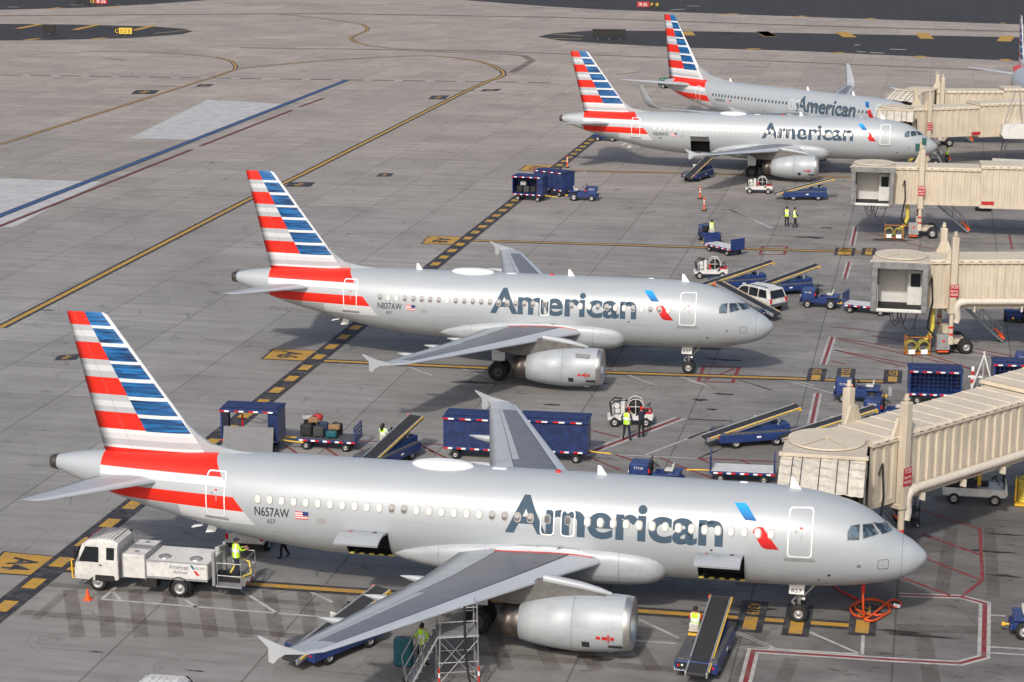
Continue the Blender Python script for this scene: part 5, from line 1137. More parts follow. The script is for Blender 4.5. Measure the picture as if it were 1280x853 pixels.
    text_on('tank_lettering', 'American', plane_M((-1.15, .979, 1.36), (-1,0,0), (0,0,1)), .85, .19, LETTER, tk); text_on('tank_lettering', 'Airlines', plane_M((-1.22, .979, 1.14), (-1,0,0), (0,0,1)), .62, .16, LETTER, tk)
    text_on('fleet_code', 'SL207', plane_M((-2.13, .979, 1.36), (-1,0,0), (0,0,1)), .40, .11, BLACKL, tk); text_on('tank_lettering', 'LAVATORY WASTE', plane_M((.0, .979, 1.50), (-1,0,0), (0,0,1)), .55, .05, BLACKL, tk)
    q = MB(); q.add([(-1.64, .982, 1.48), (-1.76, .982, 1.48), (-1.90, .982, 1.30), (-1.78, .982, 1.30)], [(0,1,2,3)]); q.build('emblem', TEAL, tk)
    q = MB(); q.add([(-1.80, .982, 1.24), (-1.92, .982, 1.24), (-2.10, .982, 1.04), (-1.95, .982, 1.04)], [(0,1,2,3)]); q.build('emblem', LAMPR, tk)
    wheels(r, [(2.55, .86), (2.55, -.86)], .40, .26, hub=.6); wheels(r, [(-1.15, .86), (-1.15, -.86)], .40, .30, hub=.6)
    for sg in (-1, 1):
        q = MB(); q.lathe([(-.15, .50), (.15, .50), (.15, .46), (-.15, .46)], (-1.15, sg*.86, .42), 'y', 24); q.build('mudguard', BLACK, r)
    # rear service platform
    q = MB(); q.box((-3.35, 0, .62), (1.15, 1.9, .07)); q.box((-2.62, -.7, 1.3), (.14, .18, 1.5), b=.02); q.box((-2.62, .7, 1.3), (.14, .18, 1.5), b=.02); q.box((-2.62, -.3, 1.9), (.2, 1.1, .22), b=.02, rx=R(12)); q.box((-2.7, -.8, .45), (.5, .3, .5), b=.03); q.build('lift_mast', GREY, r)
    q = MB()
    for x in (-2.85, -3.9):
        for y in (-.92, .92): q.cyl((x, y, .62), (x, y, 1.65), .025, 6)
    for z in (1.1, 1.65):
        q.cyl((-2.85, -.92, z), (-3.9, -.92, z), .022, 6); q.cyl((-2.85, .92, z), (-3.9, .92, z), .022, 6); q.cyl((-3.9, -.92, z), (-3.9, .92, z), .022, 6)
    q.build('guard_rail', STEEL, r); strip_rw(r, (-3.93, -.95, .62), (-3.93, .95, .62), 9, .02, .1)
    q = MB(); q.tube([(-3.0, -.3, .8), (-3.3, -.6, 1.4), (-3.7, -.75, 1.2), (-3.85, -.5, .75), (-3.5, -.1, .7)], .05, 8); q.build('waste_hose', YELB, r)
    q = MB(); q.cyl((1.95, -.8, 1.0), (1.7, -.92, 2.2), .06, 10); q.build('exhaust_stack', BLACK, r)
    q = MB()
    for y in (-.75, .75):
        q.tube([(3.6, y, .45), (3.78, y, .45), (3.8, y, 1.25), (3.62, y, 1.3)], .035, 8)
    q.tube([(3.79, -.75, .6), (3.79, .75, .6)], .03, 8); q.tube([(3.8, -.75, .95), (3.8, .75, .95)], .03, 8); q.tube([(3.8, -.75, 1.22), (3.8, .75, 1.22)], .03, 8); q.build('front_guard', YEL, r)
    return r
def utility_cart(label, loc, rz):
    r = thing('utility_cart', label, 'utility cart', loc, rz)
    q = MB(); q.box((0, 0, .62), (3.0, 1.35, .42), b=.05); q.box((1.45, 0, .62), (.3, 1.3, .3), b=.06); q.box((1.5, 0, .9), (.12, 1.25, .3), b=.03); q.build('body', WHITE, r)
    wheels(r, [(1.0, .6), (1.0, -.6), (-.95, .6), (-.95, -.6)], .29, .22)
    q = MB(); q.box((-.75, 0, .92), (1.6, 1.3, .14), b=.02)
    for y in (-.62, .62): q.box((-.75, y, 1.12), (1.6, .03, .05)); q.box((-.75, y, 1.27), (1.6, .03, .04))
    for x in (-1.53, -.75, .03):
        for y in (-.62, .62): q.box((x, y, 1.12), (.04, .04, .32))
    q.build('load_rack', BLACK, r)
    q = MB()
    for x in (.12, 1.42):
        for y in (-.58, .58): q.cyl((x, y, .8), (x-.06, y, 2.0), .03, 8)
    q.build('canopy_post', BLACK, r)
    q = MB(); q.box((.75, 0, 2.05), (1.75, 1.35, .09), b=.03); q.build('canopy', WHITE, r); seat_part(r, (.45, 0, .95), BLACK); steering(r, (.98, .25, 1.2), r=.17)
    for sg in (-1, 1):
        q = MB(); q.box((.2, sg*.45, 1.45), (.22, .06, 1.0), b=.02); q.build('seat_webbing', YEL, r)
    q = MB(); q.cyl((.6, 0, 2.09), (.6, 0, 2.25), .07, 10); q.build('beacon', YEL, r)
    return r
def stair_stand(label, loc, rz):
    """aluminium maintenance stand with steep steps and a working deck"""
    r = thing('maintenance_stand', label, 'work stand', loc, rz); A = STEEL; H_ = 2.25
    q = MB()
    for x in (-.75, .75):
        for y in (-.6, .6): q.cyl((x, y, .18), (x*.92, y*.92, H_+1.1), .032, 8)
    q.build('upright', A, r)
    q = MB()
    for x in (-.72, .72):
        q.cyl((x, -.6, .5), (x, .6, 1.6), .02, 6); q.cyl((x, .6, .5), (x, -.6, 1.6), .02, 6)
    for y in (-.58, .58): q.cyl((-.72, y, .4), (.72, y, H_-.2), .02, 6); q.cyl((-.72, y, H_-.2), (.72, y, .4), .02, 6)
    for z in (.3, 1.2, H_-.05):
        for y in (-.6, .6): q.cyl((-.75, y, z), (.75, y, z), .025, 6)
        for x in (-.75, .75): q.cyl((x, -.6, z), (x, .6, z), .025, 6)
    q.build('brace', A, r)
    q = MB(); q.box((0, 0, H_), (1.5, 1.2, .06)); q.build('deck', GREY, r)
    q = MB()
    for z in (H_+.55, H_+1.1):
        for y in (-.56, .56): q.cyl((-.7, y, z), (.7, y, z), .024, 6)
        q.cyl((.7, -.56, z), (.7, .56, z), .024, 6)
    q.build('guard_rail', A, r)
    q = MB(); n = 8
    for y in (-.5, .5): q.cyl((-1.85, y, .2), (-.75, y, H_), .045, 6)
    q.build('stringer', A, r)
    for i in range(n):
        t = (i+.5)/n; q = MB(); q.box((-1.83+1.1*t, 0, .22+(H_-.22)*t), (.2, 1.0, .04)); q.build('step', GREY, r)
    q = MB()
    for y in (-.56, .56):
        q.tube([(-1.95, y, .3), (-2.05, y, 1.1), (-.8, y, H_+1.08)], .024, 6); q.cyl((-1.35, y, 1.2), (-1.45, y, 2.2), .02, 6)
    q.build('handrail', A, r)
    for x, y in ((-1.9, -.6), (-1.9, .6), (.75, -.6), (.75, .6)):
        q = MB(); q.wheel((x, y, .12), .12, .06, 0, 1, 14); q.box((x, y, .24), (.1, .1, .08), 1); q.build('caster', [BLACK, A], r)
    for x, y in ((.75, -.6), (-.75, -.6)):
        q = MB(); q.cyl((x, y, .3), (x, y, .62), .036, 8, m=0); q.cyl((x, y, .62), (x, y, .8), .036, 8, m=1); q.cyl((x, y, .8), (x, y, 1.0), .036, 8, m=0); q.build('striped_sleeve', [RED, WOUT], r)
    q = MB(); q.tube([(.2, -.7, H_+1.2), (.22, -.72, 1.8), (.3, -.74, 1.0), (.45, -.76, .1)], .045, 8); q.build('hanging_hose', BLACK, r)
    return r
def cone(label, loc, h=.5):
    r = thing('traffic_cone', label, 'traffic cone', loc); q = MB(); q.box((0, 0, .02), (.34*h/.5, .34*h/.5, .04), b=.01); q.cyl((0, 0, .04), (0, 0, h), .13*h/.5, 16, .025); q.build('cone_body', ORANGE, r); return r
def stanchion(label, loc, h=1.15):
    r = thing('delineator_post', label, 'delineator', loc, 0, 'orange delineator posts'); q = MB(); q.cyl((0, 0, .05), (0, 0, h), .07, 12, .06); q.ball((0, 0, h), .065, n=10, k=5); q.build('post', ORANGE, r)
    q = MB(); q.lathe([(0, .3), (.05, .28), (.08, .1)], (0,0,0), 'z', 16); q.build('base', BLACK, r)
    for z in (.62, .85):
        q = MB(); q.cyl((0, 0, z), (0, 0, z+.12), .073, 12); q.build('reflective_band', REFL, r)
    return r
# ---------------------------------------------------------------- people: one skinned body each
def person(label, loc, rz, pose='stand', shirt=None, trousers=None, vest=True, cap=None, hair='short', scale=1.0, name_group=None, seat_h=0.0, vest_m=None, group=None):
    J = {'pel': (0, 0, .95), 'ab': (0, .0, 1.12), 'ch': (0, .0, 1.36), 'nk': (0, 0, 1.50), 'hd': (.015, 0, 1.62), 'top': (.01, 0, 1.73)}
    def limbs(L, Rr): return L, Rr
    # arms: shoulder, elbow, wrist, palm ; legs: hip, knee, ankle, toe   (x forward)
    arm = {s: [(0, s*.19, 1.43), (-.02, s*.25, 1.14), (.06, s*.25, .90), (.08, s*.25, .82)] for s in (-1, 1)}
    leg = {s: [(0, s*.095, .92), (.02, s*.11, .50), (-.01, s*.12, .09), (.17, s*.14, .035)] for s in (-1, 1)}
    if pose == 'walk':
        leg[1] = [(0, .095, .92), (.14, .10, .51), (.15, .11, .09), (.32, .12, .045)]; leg[-1] = [(0, -.095, .92), (-.03, -.10, .50), (-.22, -.11, .13), (-.08, -.12, .035)]
        arm[1] = [(0, .19, 1.43), (-.12, .25, 1.16), (-.08, .24, .93), (-.06, .24, .85)]; arm[-1] = [(0, -.19, 1.43), (.08, -.25, 1.16), (.28, -.22, 1.02), (.35, -.21, .99)]
    elif pose == 'wide':
        for s in (-1, 1): leg[s] = [(0, s*.10, .92), (.03, s*.15, .50), (-.01, s*.19, .09), (.16, s*.22, .035)]
        for s in (-1, 1): arm[s] = [(0, s*.19, 1.43), (-.02, s*.30, 1.17), (.12, s*.22, .98), (.18, s*.18, .96)]
    elif pose == 'reach':
        for s in (-1, 1): arm[s] = [(0, s*.19, 1.43), (.16, s*.24, 1.22), (.38, s*.16, 1.22), (.46, s*.14, 1.23)]
    elif pose == 'point':
        arm[-1] = [(0, -.19, 1.43), (.12, -.36, 1.30), (.32, -.45, 1.28), (.40, -.48, 1.29)]
    elif pose == 'sit':
        dz = seat_h-.90
        for k in J: J[k] = (J[k][0], J[k][1], J[k][2]+dz)
        for s in (-1, 1):
            arm[s] = [(0, s*.19, 1.43+dz), (.10, s*.25, 1.17+dz), (.34, s*.19, 1.16+dz), (.42, s*.17, 1.18+dz)]
            leg[s] = [(0, s*.10, .92+dz), (.43, s*.13, .95+dz), (.50, s*.13, .52+dz), (.66, s*.14, .46+dz)]
    V = []; E = []; RR = []
    def v(p, r, par=None):
        V.append(tuple(c*scale for c in p)); RR.append(r*scale)
        if par is not None: E.append((par, len(V)-1))
        return len(V)-1
    p0 = v(J['pel'], .145); p1 = v(J['ab'], .14, p0); p2 = v(J['ch'], .165, p1); p3 = v(J['nk'], .06, p2); p4 = v(J['hd'], .098, p3); p5 = v(J['top'], .085, p4)
    hands = []
    for s in (-1, 1):
        a = arm[s]; i = v(a[0], .068, p2); i = v(a[1], .048, i); w = v(a[2], .034, i); h = v(a[3], .038, w)
        d = (Vector(a[3])-Vector(a[2])).normalized(); sd_ = Vector((0, 1, 0)).cross(d); sd_ = sd_.normalized() if sd_.length > .1 else Vector((1, 0, 0))
        for k, ln in zip((-1.5, -.5, .5, 1.5), (.055, .07, .075, .06)):
            b = Vector(a[3])+sd_*k*.021+d*.03; m_ = v(b, .0105, h); m2 = v(b+d*ln*.6+Vector((0, -s*.012, 0)), .0095, m_); v(b+d*ln+Vector((0, -s*.03, 0)), .008, m2)
        b = Vector(a[3])+sd_*.04-d*.005; m_ = v(b, .012, h); v(b+d*.04+sd_*.02, .010, m_)
        l = leg[s]; i = v(l[0], .10, p0); i = v(l[1], .075, i); i = v(l[2], .056, i); v(l[3], .045, i)
    me = bpy.data.meshes.new('person_body'); me.from_pydata(V, E, [])
    tmp = bpy.data.objects.new('person_body', me); COL.objects.link(tmp)
    md = tmp.modifiers.new('skin', 'SKIN'); md.use_smooth_shade = True
    for i, sv in enumerate(me.skin_vertices[0].data): sv.radius = (RR[i], RR[i]); sv.use_root = (i == 0)
    ss = tmp.modifiers.new('sub', 'SUBSURF'); ss.levels = 1; ss.render_levels = 1
    dg = bpy.context.evaluated_depsgraph_get(); m2 = bpy.data.meshes.new_from_object(tmp.evaluated_get(dg)); bpy.data.objects.remove(tmp)
    body = bpy.data.objects.new('person', m2); COL.objects.link(body); m2.name = 'person'
    body.location = (loc[0], loc[1], loc[2] if len(loc) > 2 else 0); body.rotation_euler = (0, 0, rz); tag(body, label, 'person', group)
    for x in (shirt or NAVY, trousers or NAVY, SKIN, HAIR, BLACK): m2.materials.append(x)
    zt = {k: J[k][2]*scale for k in J}
    for f in m2.polygons:
        c = f.center; mi = 0; f.use_smooth = True
        if c.z > zt['nk']+.0: mi = 2
        elif min((Vector(c)-Vector(arm[s][3])*scale).length for s in (-1, 1)) < .12*scale: mi = 2
        elif min((Vector(c)-Vector(leg[s][3])*scale).length for s in (-1, 1)) < .12*scale or min((Vector(c)-Vector(leg[s][2])*scale).length for s in (-1, 1)) < .07*scale: mi = 4
        elif c.z < zt['pel']+.05 and (abs(c.y) < .24*scale): mi = 1
        f.material_index = mi
    # torso vest: a shell over the trunk
    if vest:
        q = MB(); R_ = []
        for z, rx, ry in ((.90, .165, .19), (1.0, .168, .19), (1.15, .165, .185), (1.30, .175, .205), (1.42, .15, .215), (1.50, .095, .15)):
            z = z-.95+J['pel'][2]; R_.append([(rx*math.cos(TAU*k/18)*scale, ry*math.sin(TAU*k/18)*scale, z*scale) for k in range(18)])
        q.loft(R_, caps=False, mf=lambda j, i: 1 if j == 2 or i in (2, 6, 11, 15) and j < 5 else 0); q.build('safety_vest', [vest_m or HIVIS, REFL], body)
    hz = zt['hd']; q = MB()
    hm = cap or HAIR
    q.ball((-.012*scale, 0, hz+.035*scale), .112*scale, n=14, k=8, sc=(1.05, .93, .98))
    # keep only the upper/back part of the cap of hair
    if cap: q.box((.125*scale, 0, hz+.055*scale), (.10*scale, .15*scale, .015*scale), b=.005)
    if hair == 'long': q.tube([(-.07*scale, 0, hz+.06*scale), (-.125*scale, 0, hz-.02*scale), (-.14*scale, 0, hz-.16*scale), (-.13*scale, 0, hz-.28*scale)], [.09*scale, .1*scale, .085*scale, .04*scale], 10)
    hb = q.build('cap' if cap else 'hair', hm, body)
    for vv in hb.data.vertices:     # pull the shell up off the face
        if vv.co.x > .02*scale and vv.co.z < hz+.045*scale: vv.co.x = .02*scale
    q = MB(); q.ball((.10*scale, 0, hz+.0), .02*scale, n=8, k=5, sc=(1, .8, 1.2)); q.build('nose', SKIN, body)
    for s in (-1, 1):
        q = MB(); q.ball((.083*scale, s*.035*scale, hz+.03*scale), .013*scale, n=8, k=5); q.build('eye', BLACK, body)
        q = MB(); q.ball((.0, s*.098*scale, hz+.0), .028*scale, n=8, k=5, sc=(.7, .45, 1)); q.build('ear', SKIN, body)
    q = MB(); q.box((.09*scale, 0, hz-.045*scale), (.02*scale, .045*scale, .01*scale)); q.build('mouth', LUG[3], body)
    return body
# ---------------------------------------------------------------- passenger boarding bridges (local x runs along the tunnel, cab rotunda at the origin)
BELL = mat('grey_bellows', (.20, .20, .20), .8, vary=.3, scale=2, dirt=.3)
CANV = mat('cream_bellows', (.52, .485, .42), .75, vary=.15, scale=1.5, dirt=.35)
INTW = mat('cab_interior_white', (.62, .62, .60), .6, vary=.05)
PIPEM = mat('cream_duct', (.60, .55, .47), .5, vary=.08, dirt=.1)
ROOFC = cream_mat('cream_roof', (.62, .545, .43), .15)
TEALG = mat('teal_lamp_housing', (.02, .09, .085), .5, vary=.2)
SIGNR = mat('red_sign', (.40, .015, .02), .5, vary=.1)
def boarding_bridge(label, c, front, ang, L, colt=3.3, zf=3.0, zr=6.1, docked=False, duct=True, stairs=True, pitch=.62, depth=.085, gang=4.3, lamp=False, step2=9.0, second=0.28, bell_drop=.85, wheelx=1.1):
    r = thing('boarding_bridge', label, 'jet bridge', (c[0], c[1], 0), ang, 'passenger boarding bridges')
    hw = 1.3
    # tunnel walls with pressed ribs, one strip per side
    def wall(sg, x0, x1, z0, z1, w):
        P = []; x = x0; k = 0
        while x < x1-.01:
            P += [(x, w), (x+pitch*.42, w), (x+pitch*.5, w+depth), (x+pitch*.92, w+depth)]; x += pitch
        P = [p for p in P if p[0] <= x1]+[(x1, w)]
        q = MB(); V = []
        for (px, py) in P: V += [(px, sg*py, z0), (px, sg*py, z1)]
        q.add(V, [(2*i, 2*i+1, 2*i+3, 2*i+2) for i in range(len(P)-1)]); return q
    secs = [(1.35, step2, zf, zr, hw)] + ([(step2-.4, L, zf-.12, zr+second, hw+.16)] if L > step2 else [])
    for x0, x1, z0, z1, w in secs:
        for sg in (-1, 1): wall(sg, x0, x1, z0+.18, z1-.12, w).build('tunnel_wall', CREAM, r)
        q = MB(); P = []; x = x0
        while x < x1: P += [(x, z1), (x+1.02, z1), (x+1.04, z1+.03), (x+1.10, z1+.03), (x+1.12, z1)]; x += 1.12
        P = [p for p in P if p[0] <= x1]+[(x1, z1)]
        V = []
        for px, pz in P: V += [(px, -w-.14, pz-.10), (px, -w-.02, pz), (px, w+.02, pz), (px, w+.14, pz-.10)]
        q.add(V, [(4*i+j, 4*i+j+1, 4*i+j+5, 4*i+j+4) for i in range(len(P)-1) for j in range(3)])
        q.box(((x0+x1)/2, -w-.13, z1-.17), (x1-x0, .06, .14)); q.box(((x0+x1)/2, w+.13, z1-.17), (x1-x0, .06, .14)); q.box((x0+.02, 0, z1-.12), (.05, 2*w+.2, .2))
        q.build('tunnel_roof', ROOFC, r)
        q = MB(); q.box(((x0+x1)/2, 0, z0+.08), (x1-x0, 2*w+.1, .18), b=.02); q.box(((x0+x1)/2, -w-.02, z0+.1), (x1-x0, .12, .24)); q.box(((x0+x1)/2, w+.02, z0+.1), (x1-x0, .12, .24)); q.box(((x0+x1)/2, 0, z0-.08), (x1-x0, .5, .2)); q.build('tunnel_floor', CREAM, r)
        q = MB(); n = int((x1-x0)/.6)
        for k in range(n): q.box((x0+.35+.6*k, -w-.165, z1-.115), (.22, .015, .03))
        q.build('gutter_slot', SEAM, r)
    # rotunda and cab
    q = MB(); ca = front-ang; A0, A1 = (0, TAU) if docked else (ca+R(62), ca+R(298)); V = []
    for k in range(41): a = A0+(A1-A0)*k/40; V += [(1.5*math.cos(a), 1.5*math.sin(a), zf), (1.5*math.cos(a), 1.5*math.sin(a), zr)]
    q.add(V, [(2*k, 2*k+1, 2*k+3, 2*k+2) for k in range(40)], 0, True); q.build('rotunda_drum', CREAM, r)
    q = MB(); q.cyl((0, 0, zr+.0), (0, 0, zr+.07), 1.66, 48, 1.66, m=1); q.cyl((0, 0, zr+.07), (0, 0, zr+.13), 1.68, 48, 1.66); rot = q.build('rotunda_roof', [ROOFC, DGREY], r)
    q = MB(); q.ball((0, 0, zr+.15), .08, n=8, k=4)
    ca = front-ang
    for a in (-.6, .6): q.cyl((0, 0, zr+.18), (1.7*math.cos(ca+a), 1.7*math.sin(ca+a), zr+.16), .02, 6)
    q.build('roof_stay', CREAM, rot)
    M = Matrix.Rotation(ca, 4, 'Z'); W2 = 1.72
    # cab x = towards the aircraft
    q = MB(); q.T = M
    for sg in (-1, 1): q.box((1.2, sg*(W2-.03), (zf+zr)/2-.02), (2.3, .06, zr-zf-.04), b=.01)
    q.box((1.2, 0, zf+.0), (2.5, 2*W2, .16), b=.02); q.box((1.3, 0, zr-.02), (2.2, 2*W2+.1, .1), b=.02); q.box((2.32, 0, zr+.02), (.3, 2*W2+.3, .16), b=.03); q.build('cab_shell', CREAM, r)
    q = MB(); q.T = M
    for sg in (-1, 1):
        for k in range(4): q.box((.35+.5*k, sg*(W2+.012), (zf+zr)/2), (.05, .02, zr-zf-.3))
    q.box((.9, W2+.04, (zf+zr)/2+.5), (1.3, .05, .55), b=.01); q.build('cab_cladding', CREAM, r)
    if not docked:
        q = MB(); q.T = M
        # deep folded bellows frame round the opening
        for k in range(3):
            x = 2.38+.12*k; e = .0+.04*k
            q.box((x+.004, 0, zr-.16), (.10, 2*W2+.08+e, .42), b=.03)
            for sg in (-1, 1): q.box((x, sg*(W2-.16), (zf+zr)/2), (.10, .40-.03*k, zr-zf+.0), b=.03)
        q.build('bellows', BELL, r)
        q = MB(); q.T = M; q.box((-.05+.25, 0, (zf+zr)/2), (.06, 2*W2-.3, zr-zf-.3)); q.box((1.3, W2-.1, (zf+zr)/2), (2.0, .04, zr-zf-.3)); q.box((1.3, -W2+.1, (zf+zr)/2), (2.0, .04, zr-zf-.3)); q.box((1.2, 0, zr-.2), (2.0, 2*W2-.3, .04))
        for k in range(7): q.box((.24, -.35, zf+.5+.32*k), (.02, 1.3, .03))
        q.build('interior_lining', INTW, r)
        q = MB(); q.T = M; q.box((1.3, 0, zf+.1), (2.2, 2*W2-.3, .05)); q.build('rubber_mat', BLACK, r)
        q = MB(); q.T = M; q.box((2.45, 0, zf+.06), (.22, 2*W2-.5, .22), b=.05); q.build('dock_bumper', WHITE, r)
        q = MB(); q.T = M; q.box((.9, .95, zf+1.25), (.07, .95, 2.2), b=.01); d = q.build('cab_door', WHITE, r)
        q = MB(); q.T = M; q.box((.95, .95, zf+1.75), (.04, .6, .85), b=.02); q.build('door_window', GLASSD, d)
        q = MB(); q.T = M; q.box((2.3, -W2+.36, zf+.9), (.06, .08, 1.5), b=.02); q.build('safety_gate', WHITE, r)
        for a, b, dp in ((-.6, .2, .9), (-.4, .0, .6), (.1, 1.2, 1.25), (-.1, .5, .8)):
            q = MB(); q.T = M; q.tube([(2.0, a+(b-a)*t, zf-.08-dp*4*t*(1-t)) for t in [i/10 for i in range(11)]], .03, 6); q.build('hanging_cable', BLACK, r)
    else:
        # folding canopy let down on the fuselage
        q = MB(); q.T = M; n = 22; V = []; nx = 9
        for i in range(nx+1):
            t = i/nx; x = 2.3+(gang-2.3)*t; zt = zr-.05-bell_drop*t**1.6
            for k in range(n+1):
                u = k/n; y = (-W2-.05)+u*2*(W2+.05); V.append((x+.03*math.sin(k*1.9+i), y, zt+.035*math.sin(i*3.1+k*.7)-.03*(i % 2)+.02*math.sin(k*2.3)))
        q.add(V, [(i*(n+1)+k, i*(n+1)+k+1, (i+1)*(n+1)+k+1, (i+1)*(n+1)+k) for i in range(nx) for k in range(n)])
        for sg in (-1, 1):
            V = []
            for i in range(nx+1):
                t = i/nx; x = 2.3+(gang-2.3)*t; zt = zr-.05-bell_drop*t**1.6; V += [(x, sg*(W2+.05+.04*(i % 2)), zt), (x, sg*(W2+.05+.04*(i % 2)), zf+.05+.15*t)]
            q.add(V, [(2*i, 2*i+1, 2*i+3, 2*i+2) for i in range(nx)])
        cn = q.build('canopy_bellows', CANV, r)
        for y in (-1.25, -.85, -.1, .62, 1.1):
            q = MB(); q.T = M; q.tube([(2.3+(gang-2.3)*t, y, zr+.0-bell_drop*t**1.6) for t in (0, .25, .5, .75, 1)], .022, 5); q.build('canopy_strap', DGREY, cn)
        q = MB(); q.T = M; q.tube([(2.6, W2+.1, zf+.9), (2.75, W2+.1, zf+1.05), (2.6, W2+.1, zf+1.2), (2.45, W2+.1, zf+1.05), (2.6, W2+.1, zf+.9)], .03, 6); q.build('wall_ring', DGREY, r)
    # lift columns, cross beam and bogie
    X0 = colt
    for sg in (-1, 1):
        q = MB(); y = sg*(hw+.30)
        q.box((X0, y, (zf+zr+1.2)/2), (.42, .40, zr+1.2-zf+.6), b=.03); q.cyl((X0, y, .75), (X0, y, zf), .15, 14); q.box((X0, y, .95), (.34, .34, .5), b=.03)
        q.prism([(X0-.55, zr-.05), (X0+.55, zr-.05), (X0+.2, zr+.75), (X0-.2, zr+.75)], 'y', y-sg*.35, y-sg*.2)
        q.cyl((X0, y, zr+1.2), (X0, y, zr+1.35), .17, 12, .1); q.cyl((X0, y, zr+1.35), (X0, y, zr+1.6), .11, 10); q.cyl((X0, y, zr+1.6), (X0, y, zr+1.66), .16, 12); q.cyl((X0, y, zr+1.66), (X0, y, zr+1.85), .1, 10)
        lc = q.build('lift_column', CREAM, r)
        for z in (1.3, 1.75):
            q = MB(); q.cyl((X0, y, z), (X0, y, z+.14), .158, 14); q.build('red_band', LAMPR, lc)
        if sg < 0:
            q = MB(); q.box((X0+.04, y-.215, zf+1.2), (.56, .02, .82)); sb = q.build('warning_sign', SIGNR, lc)
            for tx, z, h_ in (('STAY CLEAR', .27, .22), ('BRIDGE MAY', -.02, .13), ('MOVE', -.24, .14)): text_on('sign_lettering', tx, plane_M((X0+.04, y-.229, zf+1.2+z), (1,0,0), (0,0,1)), .46, h_, WOUT, sb)
    q = MB(); q.box((X0, 0, 1.0), (.4, 3.3, .34), b=.04); q.box((X0, 0, 1.4), (.5, .9, .5), b=.03); q.box((X0+.5, 0, .65), (1.5, 1.6, .3), b=.04); q.box((X0, 0, zf-.2), (.5, 3.4, .24), b=.03); q.build('bogie_frame', CREAM, r)
    for y in (-1.25, -.75, .75, 1.25):
        q = MB(); q.wheel((0,0,0), .45, .34, 0, 1, 24, .5); o = q.build('wheel', [BLACK, RIM], r); o.location = (X0+wheelx, y, .45)
    q = MB(); q.box((X0-.45, -1.5, .85), (.85, .45, 1.0), b=.03); q.box((X0-.45, -1.735, .95), (.16, .02, .16), 1); q.box((X0-.45, -1.5, .25), (.7, .4, .08), 2); q.build('drive_box', [GREY, RED, ORANGE], r)
    if stairs:
        x0, x1 = X0+1.0, X0+4.1; y = hw+.75
        q = MB(); n = 12
        for k in range(n): t = (k+.5)/n; q.box((x0+(x1-x0)*t, y, zf-(zf-.15)*t), (.28, .85, .04))
        q.build('stair_tread', GREY, r)
        q = MB()
        for yy in (y-.45, y+.45):
            q.tube([(x0-.1, yy, zf), (x1+.1, yy, .08)], .06, 6); q.tube([(x0-.1, yy, zf+1.0), (x1, yy, 1.0), (x1+.1, yy, .15)], .025, 6); q.tube([(x0-.1, yy, zf+.5), (x1, yy, .5)], .02, 6)
            for k in range(6): t = k/5; q.cyl((x0+(x1-x0)*t, yy, zf-(zf-.1)*t), (x0+(x1-x0)*t, yy, zf-(zf-.1)*t+1.0), .02, 6)
        q.build('stair_rail', STEEL, r)
        q = MB(); q.box((x1-.2, y-.5, .75), (.8, .03, .12), ry=R(38)); q.box((x1-.0, y-.5, .45), (.5, .03, .14), ry=R(38)); q.build('stair_marker', ORANGE, r)
        q = MB(); q.wheel((x1+.05, y, .16), .16, .1, 0, 1, 14); q.build('stair_wheel', [BLACK, RIM], r)
    if duct:
        q = MB(); y = -hw-.32; zz = zf+.46; x = X0+.75; P = []; RR_ = []; k = 0
        while x < L: P.append((x, y-.0, zz)); RR_.append(.215 if k % 2 else .18); x += .14; k += 1
        q.tube(P, RR_, 12)
        for k in range(int(L/3)): q.box((X0+1.4+3*k, y, zf-.02), (.1, .3, .35), b=.01)
        dm = q.build('air_duct', PIPEM, r)
        q = MB(); q.tube([(X0+.8, y, zz), (X0+.5, y, zz-.02), (X0+.3, y, zz-.2), (X0+.26, y, zz-.5), (X0+.4, y, zz-1.0), (X0+.3, y, zz-1.35)], [.25, .26, .26, .25, .2, .19], 12); q.build('duct_elbow', PIPEM, dm)
    q = MB(); q.box((X0+5.4, -hw-.2, zf+.28), (1.0, .02, .3)); q.build('red_notice', SIGNR, r)
    for dx in (-.9, -.75):
        q = MB(); q.tube([(X0-1.5, -hw-.12, zf+1.5), (X0-1.1+dx*.3, -hw-.2, zf+2.0), (X0-1.0+dx*.3, -hw-.25, zf+.5), (X0-1.0+dx*.6, -hw-.25, zf-1.2), (X0-.7+dx*.3, -hw-.2, zf-1.9)], .035, 6); q.build('hanging_cable', BLACK, r)
    q = MB(); q.tube([(X0-1.0, -.6, zf-.1), (X0-.95, -.6, 1.6), (X0-1.2, -.7, .9), (X0-1.7, -.8, .6)], [.15+.02*(i % 2) for i in range(4)], 10); q.build('air_hose', YELB, r)
    if lamp:
        for dx, dz in ((-.45, 0), (.1, .35)):
            q = MB(); y = -hw-.3+.9*(dx > 0); q.box((X0+dx, y, zr+1.65+dz), (.36, .2, .62), b=.02)
            for k in range(5): q.box((X0+dx, y-.11, zr+1.42+.11*k+dz), (.3, .03, .04))
            q.cyl((X0+dx, y, zr+1.2), (X0+dx, y, zr+1.5+dz), .03, 6); q.build('docking_lamp', TEALG, r)
    return r
